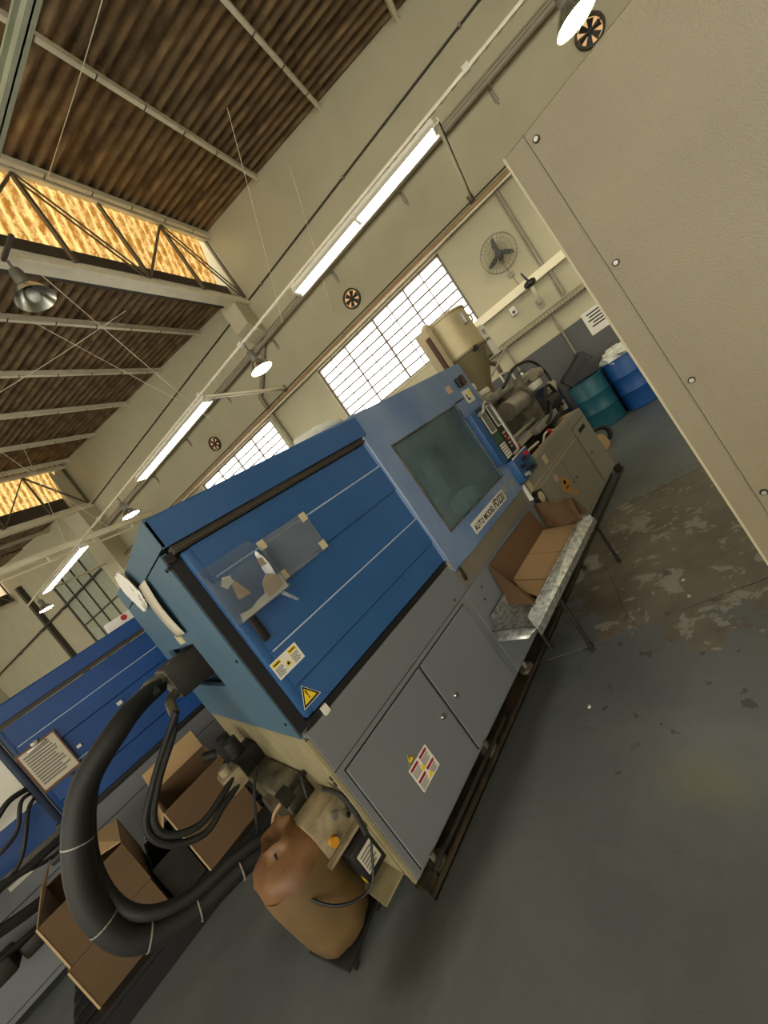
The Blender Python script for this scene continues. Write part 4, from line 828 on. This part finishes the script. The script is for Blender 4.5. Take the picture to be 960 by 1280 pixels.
# ------------------------------------------------------------------ machine B
Bm = thing('injection_machine', 'bright blue moulding machine with a clipboard on its door behind the cartons', 'machine', (-0.66, 4.30, 0), world=True)
clamp_half(Bm, -0.67, 1.0, 4.30, 5.9, 0.80, 0.805, 1.66, 1.825, 'blue_bright', (1.50, 1.34, 1.14, 0.96))
part('door_post', rbx(-0.665, -0.625, 4.27, 4.31, 0.80, 1.69, 0.008), 'blue_dark', Bm)
part('end_guard', [bx(-1.7, -0.665, 4.34, 4.37, 0.82, 1.78)], 'blue_bright', Bm)
part('notice', bx(-0.92, -0.68, 4.335, 4.34, 1.08, 1.55), 'plate_white', Bm, 'white notice sheet')
part('notice', bx(-1.25, -0.95, 4.335, 4.34, 0.98, 1.30), 'paper_white', Bm, 'white notice sheet')
part('base_body', bx(-1.7, 2.2, 4.31, 5.85, 0.06, 0.775), 'grey_paint', Bm)
part('base_trim', [bx(-1.7, 2.2, 4.300, 4.311, 0.765, 0.79)], 'black_plastic', Bm)
for x0, x1 in ((-1.66, -0.72), (-0.66, -0.02), (0.02, 0.66), (0.70, 1.3)):
    d = part('base_door', rbx(x0, x1, 4.298, 4.311, 0.10, 0.60, 0.004, 1), 'grey_paint', Bm)
    part('door_gap', bx(x0 - 0.006, x1 + 0.006, 4.3085, 4.3105, 0.094, 0.606), 'black_gap', d)
part('plinth', bx(-1.65, 2.1, 4.36, 5.8, 0, 0.06), 'black_gap', Bm)
warn_triangle(Bm, -0.31, 0.33, 0.15, 4.297)
part('strip_label', bx(-1.03, -0.90, 4.305, 4.31, 0.715, 0.745), 'plate_white', Bm)
part('door_tag', bx(0.02, 0.06, 4.284, 4.288, 1.27, 1.30), 'plate_white', Bm)
part('door_tag', bx(-0.33, -0.30, 4.284, 4.288, 1.20, 1.225), 'plate_white', Bm)
dB = [c for c in Bm.children if c.name.startswith('sliding_door')][0]
part('door_handle', rbx(-0.46, -0.42, 4.28, 4.30, 0.99, 1.08, 0.01), 'black_plastic', dB)
part('latch', [rbx(-0.68, -0.62, 4.24, 4.30, 0.80, 0.86, 0.01), rbx(-0.66, -0.64, 4.25, 4.27, 0.62, 0.80, 0.005)], 'black_plastic', Bm)
for i, pts in enumerate(([(-0.63, 4.26, 0.76), (-0.75, 4.2, 0.77), (-0.9, 4.15, 0.79), (-1.1, 4.15, 0.88), (-1.4, 4.2, 1.0), (-1.6, 4.34, 1.1)], [(-0.64, 4.26, 0.70), (-0.78, 4.2, 0.72), (-0.95, 4.14, 0.80), (-1.2, 4.1, 0.80), (-1.6, 4.32, 0.72)],
                       [(-0.70, 4.3, 0.50), (-0.9, 4.12, 0.56), (-1.1, 4.05, 0.63), (-1.4, 4.0, 0.74), (-1.65, 4.32, 0.70)], [(-0.80, 4.3, 0.42), (-1.0, 4.1, 0.46), (-1.3, 4.05, 0.52), (-1.65, 4.32, 0.5)], [(-0.66, 4.3, 1.16), (-0.72, 4.22, 1.16), (-0.82, 4.2, 1.02), (-0.98, 4.2, 0.98), (-1.3, 4.35, 1.0)], [(-0.66, 4.3, 1.20), (-0.76, 4.22, 1.22), (-0.9, 4.2, 1.16), (-1.05, 4.2, 1.18), (-1.4, 4.35, 1.25)], [(-0.66, 4.3, 1.12), (-0.72, 4.22, 1.08), (-0.86, 4.2, 0.88), (-1.0, 4.2, 0.80), (-1.4, 4.32, 0.70)])):
    part('hose', tube(pts, (0.02, 0.014, 0.035, 0.022, 0.014, 0.02, 0.014)[i], 8, 6), 'black_rubber', Bm)
part('hose_clamp', rbx(-0.80, -0.66, 4.2, 4.26, 0.66, 0.71, 0.01), 'black_plastic', Bm)
part('coupling', [rbx(-1.10, -0.95, 4.05, 4.2, 0.36, 0.46, 0.02), rbx(-1.3, -1.12, 4.0, 4.2, 0.38, 0.5, 0.02)], 'iron_dark', Bm)
cl = thing('clipboard', 'brown clipboard with a written sheet on the bright blue door', 'clipboard', (-0.49, 4.28, 1.09), world=True)
part('board', bx(-0.612, -0.365, 4.270, 4.275, 1.09, 1.44), 'clipboard_brown', cl)
pp = part('paper_sheet', bx(-0.60, -0.375, 4.267, 4.270, 1.11, 1.425), 'paper', cl)
part('handwriting', bars(-0.585, -0.39, 1.14, 1.40, 4.267, 11), 'ink_grey', pp)
part('clip', [rbx(-0.545, -0.43, 4.256, 4.268, 1.40, 1.425, 0.004), rbx(-0.51, -0.465, 4.258, 4.27, 1.425, 1.455, 0.006)], 'steel', cl)
wb = thing('white_carton', 'small white carton with a red mark on top of the bright blue machine', 'carton', (0.45, 4.55, 1.826), world=True)
part('body', rbx(0.30, 0.62, 4.45, 4.62, 1.827, 1.92, 0.004), 'paper_white', wb)
part('red_mark', cyl((0.455, 4.447, 1.885), (0.455, 4.45, 1.885), 0.028, n=8), 'red_plastic', wb)

# ------------------------------------------------------------------ cartons on the black pallet
pl = thing('pallet', 'black plastic pallet under the cardboard cartons', 'pallet', (-0.3, 3.6, 0), world=True)
for i in range(7): part('deck_board', rbx(-0.95, 0.33, 3.16 + i * 0.135, 3.26 + i * 0.135, 0.115, 0.142, 0.004, 1), 'crate_black', pl)
for y in (3.16, 3.55, 3.97): part('runner', bx(-0.95, 0.33, y, y + 0.09, 0.0, 0.115), 'crate_black', pl)
def carton(label, x0, x1, y0, y1, z0, z1, flaps, loc_group, closed=False):
    t = thing('cardboard_carton', label, 'carton', ((x0 + x1) / 2, (y0 + y1) / 2, z0), group=loc_group, world=True)
    e = 0.006
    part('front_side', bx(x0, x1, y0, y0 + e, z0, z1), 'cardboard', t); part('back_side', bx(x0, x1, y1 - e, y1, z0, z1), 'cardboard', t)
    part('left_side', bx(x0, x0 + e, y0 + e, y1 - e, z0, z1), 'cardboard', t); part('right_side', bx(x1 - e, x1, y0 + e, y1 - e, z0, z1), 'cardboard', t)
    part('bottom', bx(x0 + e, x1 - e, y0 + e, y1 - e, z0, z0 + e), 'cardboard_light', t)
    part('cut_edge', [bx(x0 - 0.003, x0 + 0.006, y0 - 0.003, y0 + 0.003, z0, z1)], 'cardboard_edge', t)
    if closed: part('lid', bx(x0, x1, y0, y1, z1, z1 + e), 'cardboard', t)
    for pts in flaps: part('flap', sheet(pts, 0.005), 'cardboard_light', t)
    return t
carton('closed lower carton of the left stack on the pallet', -0.815, -0.37, 3.25, 3.80, 0.143, 0.405, [], 'cartons on the black pallet', True)
c1 = carton('open upper carton with raised flaps on the left stack', -0.80, -0.365, 3.255, 3.80, 0.413, 0.69,
       [[(-0.37, 3.30, 0.69), (-0.37, 3.78, 0.69), (-0.555, 3.72, 0.76), (-0.555, 3.42, 0.71)], [(-0.80, 3.26, 0.69), (-0.80, 3.79, 0.69), (-0.70, 3.72, 0.82), (-0.72, 3.36, 0.81)], [(-0.78, 3.80, 0.69), (-0.37, 3.80, 0.69), (-0.40, 3.92, 0.66), (-0.74, 3.92, 0.66)]], 'cartons on the black pallet')
carton('single tall open carton beside the hanging hoses', -0.145, 0.27, 3.25, 3.80, 0.143, 0.635,
       [[(-0.14, 3.80, 0.635), (0.265, 3.80, 0.635), (0.27, 3.86, 0.78), (-0.13, 3.86, 0.78)], [(-0.145, 3.79, 0.635), (-0.145, 3.27, 0.635), (-0.22, 3.27, 0.52), (-0.22, 3.79, 0.52)]], 'cartons on the black pallet')
dbx = thing('shade_filler', 'added dark shade bin between the two carton stacks', 'bin', (-0.26, 3.5, 0.143), world=True)  # dark box put where only shade lies between the stacks
part('wall', [bx(-0.35, -0.16, 3.30, 3.31, 0.143, 0.42), bx(-0.35, -0.16, 3.79, 3.80, 0.143, 0.42), bx(-0.35, -0.34, 3.31, 3.79, 0.143, 0.42), bx(-0.17, -0.16, 3.31, 3.79, 0.143, 0.42)], 'iron_dark', dbx)
part('base', bx(-0.35, -0.16, 3.30, 3.80, 0.142, 0.15), 'iron_dark', dbx)

# ------------------------------------------------------------------ sack on a dolly
BX, BY = 0.145, 1.985
dl_ = thing('dolly', 'low black dolly under the plastic sack', 'dolly', (BX, BY, 0), radians(12))
part('deck', rbx(-0.14, 0.14, -0.14, 0.14, 0.05, 0.068, 0.006), 'crate_black', dl_)
for x in (-0.10, 0.10):
    for y in (-0.10, 0.10): part('wheel', [cyl((x - 0.012, y, 0.025), (x + 0.012, y, 0.025), 0.025, n=14), bx(x - 0.018, x + 0.018, y - 0.012, y + 0.012, 0.035, 0.05)], 'iron_dark', dl_)
def wob(a, z): return 1 + 0.02 * sin(3 * a + 7 * z) + 0.018 * sin(7 * a - 11 * z) + 0.014 * sin(13 * a + 23 * z)
bg = thing('plastic_sack', 'translucent amber plastic sack with a crumpled open top on the dolly', 'sack', (BX, BY, 0.069))
part('body', lathe([(0.001, 0.0), (0.10, 0.002), (0.145, 0.02), (0.16, 0.10), (0.17, 0.22), (0.178, 0.32), (0.176, 0.385)], n=40, wob=wob), 'bag_cream', bg, ang=80)
part('folded_top', lathe([(0.175, 0.38), (0.172, 0.42), (0.15, 0.455), (0.10, 0.475), (0.07, 0.49), (0.075, 0.525), (0.05, 0.52), (0.03, 0.49), (0.001, 0.485)], n=40, wob=lambda a, z: wob(a, z) + 0.07 * sin(5 * a + 30 * z) * max(0, z - 0.34) * 8), 'bag_orange', bg, ang=80)

# ------------------------------------------------------------------ tray stand with its carton
ts = thing('tray_stand', 'galvanised tray on thin steel legs in front of the guard', 'stand', (2.2, 1.45, 0), world=True)
part('tray_floor', [bx(1.60, 2.80, 1.30, 1.655, 0.395, 0.399)], 'galvanized', ts)
part('front_lip', [sheet([(1.53, 1.29, 0.432), (2.80, 1.29, 0.408), (2.80, 1.375, 0.452), (1.62, 1.375, 0.458)], 0.003), sheet([(1.53, 1.288, 0.395), (2.80, 1.288, 0.37), (2.80, 1.288, 0.408), (1.53, 1.288, 0.432)], 0.003)], 'galvanized', ts)
part('end_lip', [([(1.60 - 0.03 * i, 1.30 + 0.02 * i * (1 - j) + (0.355 - 0.03 * i) * j, 0.399 + (0.010, 0.014, 0.012, 0.0)[i]) for i in range(4) for j in (0, 1)], [(2 * i, 2 * i + 1, 2 * i + 3, 2 * i + 2) for i in range(3)])], 'galvanized', ts).modifiers.new('thick', 'SOLIDIFY').thickness = 0.003
part('back_wall', [bx(1.66, 2.80, 1.655, 1.659, 0.395, 0.47)], 'galvanized', ts)
part('right_wall', [sheet([(2.80, 1.30, 0.395), (2.80, 1.655, 0.395), (2.80, 1.655, 0.46), (2.80, 1.30, 0.44)], 0.003)], 'galvanized', ts)
part('under_rail', [bx(1.62, 2.82, 1.30, 1.325, 0.37, 0.394)], 'iron_dark', ts)
part('under_rail', [bx(1.62, 2.82, 1.57, 1.595, 0.37, 0.394)], 'iron_dark', ts)
part('cross_rail', [bx(1.88, 1.90, 1.325, 1.57, 0.37, 0.392)], 'iron_dark', ts)
part('cross_rail', [bx(2.80, 2.82, 1.325, 1.57, 0.37, 0.392)], 'iron_dark', ts)
for x, y in ((1.887, 1.312), (2.808, 1.312), (2.80, 1.582), (1.887, 1.582)):
    l = part('leg', cyl((x, y, 0.006), (x, y, 0.395), 0.0125, n=12), 'iron_dark', ts)
    part('rubber_foot', cyl((x, y, 0.0), (x, y, 0.025), 0.016, n=12), 'black_rubber', l)
tc_ = thing('cardboard_carton', 'worn open carton with a crumpled end lying in the galvanised tray', 'carton', (2.3, 1.5, 0.4), world=True)
part('bottom', [bx(1.86, 2.78, 1.33, 1.65, 0.400, 0.405)], 'cardboard_dark', tc_)
part('bottom_flap', [sheet([(1.82, 1.365, 0.435), (2.03, 1.345, 0.412), (2.02, 1.635, 0.478), (1.90, 1.52, 0.45)], 0.004)], 'cardboard_light', tc_)
part('bottom_flap', [sheet([(2.04, 1.345, 0.412), (2.36, 1.345, 0.412), (2.34, 1.64, 0.482), (2.03, 1.64, 0.48)], 0.004)], 'cardboard_light', tc_)
part('bottom_flap', [sheet([(2.37, 1.345, 0.412), (2.76, 1.345, 0.414), (2.70, 1.64, 0.482), (2.35, 1.64, 0.482)], 0.004)], 'cardboard_light', tc_)
part('back_side', [sheet([(1.87, 1.648, 0.405), (2.74, 1.648, 0.405), (2.71, 1.652, 0.676), (1.915, 1.652, 0.684)], 0.005)], 'cardboard_dark', tc_)
part('left_side', [sheet([(1.77, 1.345, 0.403), (1.87, 1.648, 0.403), (1.915, 1.65, 0.684), (1.73, 1.36, 0.455)], 0.005)], 'cardboard_dark', tc_)
def crumpled_wall():
    v = []; rg = random.Random(4)
    for i in range(9):
        for j in range(6):
            u = i / 8; w = j / 5
            x = 2.755 + 0.05 * w + 0.018 * sin(9 * u + 3 * w) + rg.uniform(-0.006, 0.006); y = 1.648 - 0.30 * u; z = 0.405 + w * (0.27 - 0.07 * u + 0.02 * sin(8 * u))
            v.append((x, y, z))
    return v, [(i * 6 + j, i * 6 + j + 1, (i + 1) * 6 + j + 1, (i + 1) * 6 + j) for i in range(8) for j in range(5)]
cw = part('crumpled_side', crumpled_wall(), 'cardboard_dark', tc_, ang=80); cw.modifiers.new('thick', 'SOLIDIFY').thickness = 0.005
part('folded_flap', [sheet([(2.80, 1.50, 0.66), (2.84, 1.36, 0.60), (2.87, 1.33, 0.44), (2.83, 1.45, 0.46)], 0.005)], 'cardboard', tc_)
part('front_side', [sheet([(1.80, 1.345, 0.405), (2.78, 1.345, 0.405), (2.78, 1.362, 0.45), (1.78, 1.362, 0.455)], 0.004)], 'cardboard', tc_)

# ------------------------------------------------------------------ tall grey cabinet in the foreground
gx, LEAN = 1.33, 0.0255
def lean(sh): return [(p[0], p[1] + p[2] * LEAN, p[2]) for p in sh[0]], sh[1]
gy = 0.29 - 2.1 * LEAN
gcab = thing('steel_cabinet', 'tall beige-grey textured steel cabinet with a screwed side panel', 'cabinet', (gx, -0.4, 0), world=True)
part('frame', [lean(rbx(gx, gx + 0.95, gy - 1.5, gy, 0.0, 2.105, 0.004, 1))], 'box_grey', gcab)
part('corner_edge', [lean(bx(gx - 0.002, gx + 0.006, gy - 0.004, gy + 0.002, 0.0, 2.104))], 'box_edge', gcab)
sp = part('side_panel', [lean(bx(gx - 0.004, gx, gy - 1.45, gy - 0.064, 0.02, 2.098))], 'box_grey', gcab)
part('panel_joint', [lean(bx(gx - 0.0015, gx + 0.001, gy - 0.0655, gy - 0.0625, 0.02, 2.10))], 'black_gap', gcab)
for k in range(6):
    z = 2.068 - 0.37 * k
    s = part('screw', lean(cyl((gx - 0.009, gy - 0.082, z), (gx - 0.004, gy - 0.082, z), 0.0085, n=14)), 'iron_dark', sp)
    part('screw_head', lean(cyl((gx - 0.012, gy - 0.082, z), (gx - 0.009, gy - 0.082, z), 0.0055, n=12)), 'steel', s)

# ------------------------------------------------------------------ drums and clutter by the wall
def drum(label, n, s, r, h, m):
    t = thing('plastic_drum', label, 'drum', room(n, s), DL, 'plastic drums by the wall')
    part('body', lathe([(0.001, 0.02), (r - 0.03, 0.02), (r - 0.02, 0.0), (r - 0.005, 0.01), (r, 0.06), (r, h * 0.33), (r + 0.008, h * 0.345), (r, h * 0.36), (r, h * 0.64), (r + 0.008, h * 0.655), (r, h * 0.67), (r, h - 0.06), (r - 0.015, h - 0.02), (r - 0.015, h)], n=40), m, t, ang=50)
    part('rim', lathe([(r - 0.02, h - 0.03), (r + 0.012, h - 0.03), (r + 0.012, h), (r - 0.02, h), (r - 0.025, h - 0.02), (r - 0.02, h - 0.03)], n=40), m, t, ang=50)
    part('lining', lathe([(r - 0.025, h - 0.01), (r - 0.03, h * 0.8), (0.001, h * 0.8)], n=30), 'blue_dark', t)
    return t
drum('teal plastic drum with a black crate on top', 8.0, -0.37, 0.29, 0.90, 'drum_teal')
drum('royal blue plastic drum heaped with white rags', 8.03, -0.98, 0.29, 0.92, 'drum_blue')
drum('small blue drum half hidden behind the injection unit', 8.05, 0.34, 0.22, 0.74, 'drum_blue')
cr_ = thing('black_crate', 'black mesh crate tipped over on the teal drum', 'crate', room(8.0, -0.34, 0.93), DL + 0.1)
def tilt(sh): return mv(rot(sh, radians(-28), 'X'), 0, -0.06, 0.10)
part('crate_floor', tilt(bx(-0.2, 0.2, -0.27, 0.27, 0.20, 0.212)), 'crate_black', cr_)
for a in (-0.2, 0.19):
    part('crate_side', [tilt(bx(a, a + 0.01, -0.27, 0.27, 0.0, 0.03)), tilt(bx(a, a + 0.01, -0.27, 0.27, 0.17, 0.2))] + [tilt(bx(a, a + 0.01, -0.27 + k * 0.0535, -0.255 + k * 0.0535, 0.0, 0.2)) for k in range(11)], 'crate_black', cr_)
for a in (-0.27, 0.26):
    part('crate_side', [tilt(bx(-0.2, 0.2, a, a + 0.01, 0.0, 0.03)), tilt(bx(-0.2, 0.2, a, a + 0.01, 0.17, 0.2))] + [tilt(bx(-0.2 + k * 0.0488, -0.188 + k * 0.0488, a, a + 0.01, 0.0, 0.2)) for k in range(9)], 'crate_black', cr_)
for a in (-0.195, 0.185): part('crate_lining', tilt(bx(a, a + 0.006, -0.26, 0.26, 0.01, 0.2)), 'crate_black', cr_)
part('crate_lettering', [tilt(bx(-0.203, -0.2, -0.2 + k * 0.05, -0.165 + k * 0.05, 0.06, 0.12)) for k in range(8)], 'iron_dark', cr_)
one('white_rags', crumple((0, 0, 0.05), 0.23, 0.24, 0.14, 3, 40, 26, 0.34), 'cloth_white', 'heap of white rags in the royal blue drum', 'rags', loc=room(8.03, -0.98, 0.91), rz=DL)
rl2 = thing('cable_reel', 'wooden reel with a coil of black cable on the floor by the cabinet end', 'reel', (6.1, 2.12, 0.0), radians(20))
part('reel_drum', [cyl((-0.1, 0.0, 0.11), (0.1, 0.0, 0.11), 0.075, n=20)], 'wood_pale', rl2)
part('reel_flange', [cyl((-0.115, 0.0, 0.11), (-0.1, 0.0, 0.11), 0.11, n=24)], 'wood_pale', rl2)
part('reel_flange', [cyl((0.1, 0.0, 0.11), (0.115, 0.0, 0.11), 0.11, n=24)], 'wood_pale', rl2)
part('cable_coil', [tube([(0.2 + 0.02 * sin(3 * a), 0.14 * cos(a) - 0.05, 0.16 + 0.13 * sin(a)) for a in [k * 0.52 for k in range(26)]], 0.025, 8, 4), tube([(0.25, 0.12 * cos(a) - 0.05, 0.15 + 0.115 * sin(a)) for a in [k * 0.55 for k in range(14)]], 0.022, 8, 4)], 'black_rubber', rl2)

# ------------------------------------------------------------------ on the far wall: fans, camera, sign, cable tray
wf = thing('wall_fan', 'black bladed wall fan in a round wire cage above the cream ledge', 'fan', room(8.14, -0.30, 3.57), DL)
def hoop(r, x, w=0.004, n=40): return tube([(x, r * cos(2 * pi * k / n), r * sin(2 * pi * k / n)) for k in range(n + 1)], w, 5, 1, False)
cg = part('wire_cage', [hoop(0.31, -0.02, 0.006), hoop(0.31, 0.04, 0.005), hoop(0.23, -0.05, 0.003), hoop(0.15, -0.06, 0.003), hoop(0.08, -0.065, 0.003)] + [tube([(-0.065, 0.06 * cos(a), 0.06 * sin(a)), (-0.055, 0.2 * cos(a), 0.2 * sin(a)), (-0.02, 0.31 * cos(a), 0.31 * sin(a)), (0.04, 0.31 * cos(a), 0.31 * sin(a)), (0.07, 0.1 * cos(a), 0.1 * sin(a))], 0.0022, 4, 1, False) for a in [2 * pi * k / 28 for k in range(28)]], 'fan_wire', wf)
for k in range(3):
    a = radians(100 + 120 * k)
    part('blade', rot(sheet([(0.0, 0.03, -0.03), (-0.01, 0.12, -0.065), (-0.03, 0.24, -0.05), (-0.035, 0.27, 0.0), (-0.01, 0.16, 0.02), (0.0, 0.03, 0.03)], 0.005), a, 'X'), 'fan_black', wf)
part('motor', [cyl((-0.05, 0, 0), (0.1, 0, 0), 0.06, n=18), cyl((0.08, 0.0, -0.09), (0.08, 0, 0), 0.05, n=14)], 'fan_black', wf)
part('wall_arm', [cyl((0.1, 0, -0.05), (0.25, 0, -0.12), 0.025, n=10), cyl((0.25, 0.02, -0.14), (0.25, -0.02, -0.62), 0.008, n=6), rbx(0.22, 0.255, -0.05, 0.05, -0.42, -0.34, 0.006)], 'pipe_grey', wf)
f2 = thing('wall_fan', 'small uncaged black fan on a cream arm under the ledge', 'fan', room(7.95, -0.45, 2.79), DL)
part('motor', lathe([(0.001, -0.06), (0.06, -0.05), (0.1, -0.02), (0.105, 0.02), (0.08, 0.05), (0.001, 0.06)], n=24), 'fan_black', f2)
part('blade', sheet([(-0.02, -0.015, 0.04), (0.02, 0.02, 0.04), (0.03, 0.05, 0.22), (-0.01, 0.03, 0.24)], 0.006), 'fan_black', f2)
part('arm', [tube([(0.0, 0.0, -0.05), (0.1, 0.0, -0.18), (0.30, 0.0, -0.3), (0.43, 0, -0.32)], 0.032, 12, 6)], 'rod_cream', f2)
part('wall_plate', bx(0.42, 0.44, -0.06, 0.06, -0.42, -0.24), 'pipe_grey', f2)
cc = thing('wall_camera', 'small white camera on the wall under the ledge', 'camera', room(WN - 0.05, -0.02, 2.66), DL)
part('body', rbx(-0.04, 0.045, -0.06, 0.06, -0.09, 0.07, 0.02), 'plate_white', cc)
part('lens', cyl((-0.05, 0, -0.03), (-0.038, 0, -0.03), 0.028, n=14), 'fan_black', cc)
sg = thing('wall_sign', 'white printed notice on the dark painted wall band', 'sign', room(WN - 0.006, -1.03, 1.44), DL)
part('sheet', bx(-0.004, 0.0, -0.17, 0.17, 0, 0.42), 'paper_white', sg)
part('print', [bx(-0.006, -0.004, -0.12, -0.12 + w, 0.34 - 0.055 * i, 0.365 - 0.055 * i) for i, w in enumerate((0.22, 0.20, 0.24, 0.18, 0.22))], 'ink', sg)
ct = thing('cable_tray', 'wire cable tray along the wall above the dark band', 'tray', room(WN - 0.16, -2.2, 2.16), DL)
part('rails', [cyl((x, 0, z), (x, 3.4, z), 0.006, n=6) for x, z in ((0, 0), (0.12, 0), (0, 0.12), (0.12, 0.12))], 'pipe_grey', ct)
part('rungs', [tube([(0.12, y, 0.12), (0.12, y, 0), (0, y, 0), (0, y, 0.12)], 0.004, 4, 1, False) for y in [k * 0.06 for k in range(57)]], 'pipe_grey', ct)
part('cable', cyl((0.05, 0, 0.02), (0.05, 3.4, 0.02), 0.02, n=8), 'pipe_dark', ct)
for y in (0.6, 1.7, 2.8): part('support', bx(0, 0.15, y - 0.015, y + 0.015, -0.02, -0.005), 'pipe_grey', ct)
for s, z0, lb in ((-0.50, 1.30, 'short conduit drop ending in a socket box on the dark wall band'), (0.42, 1.62, 'conduit drop hidden partly behind the injection unit')):
    t = thing('conduit_drop', lb, 'conduit', room(WN - 0.045, s, z0), DL)
    part('conduit', cyl((0, 0, 0.04), (0, 0, 2.14 - z0), 0.018, n=8), 'pipe_grey', t)
    b_ = part('socket_box', rbx(-0.03, 0.038, -0.05, 0.05, -0.06, 0.05, 0.006), 'panel_dark', t)
    part('socket', bx(-0.034, -0.03, -0.025, 0.025, -0.03, 0.02), 'plate_white', b_)

# ---- small litter on the floor
for i, (x, y) in enumerate(((1.435, 1.213), (2.25, 0.82), (2.42, 0.86))):
    one('plastic_scrap', crumple((0, 0, 0.004), 0.012, 0.009, 0.004, 40 + i, 10, 6, 0.2), 'plate_white', 'tiny white plastic scrap lying on the grey floor', 'scrap', 'plastic scraps on the floor', loc=(x, y, 0.0))
# ---- expansion joints in the slab
fj = bpy.data.objects['floor']
part('slab_joint', [tube([(1.78, 1.58, 0.0), (1.92, 1.28, 0.0), (2.1, 0.92, 0.0), (2.3, 0.51, 0.0), (2.6, -0.1, 0.0)], 0.0022, 5, 5), tube([(2.03, 1.07, 0.0), (2.22, 1.18, 0.0), (2.45, 1.27, 0.0), (2.8, 1.42, 0.0)], 0.0018, 5, 5), tube([(3.7, 1.58, 0.0), (4.0, 1.05, 0.0), (4.4, 0.3, 0.0)], 0.0022, 5, 5)], 'oily_brown', fj)
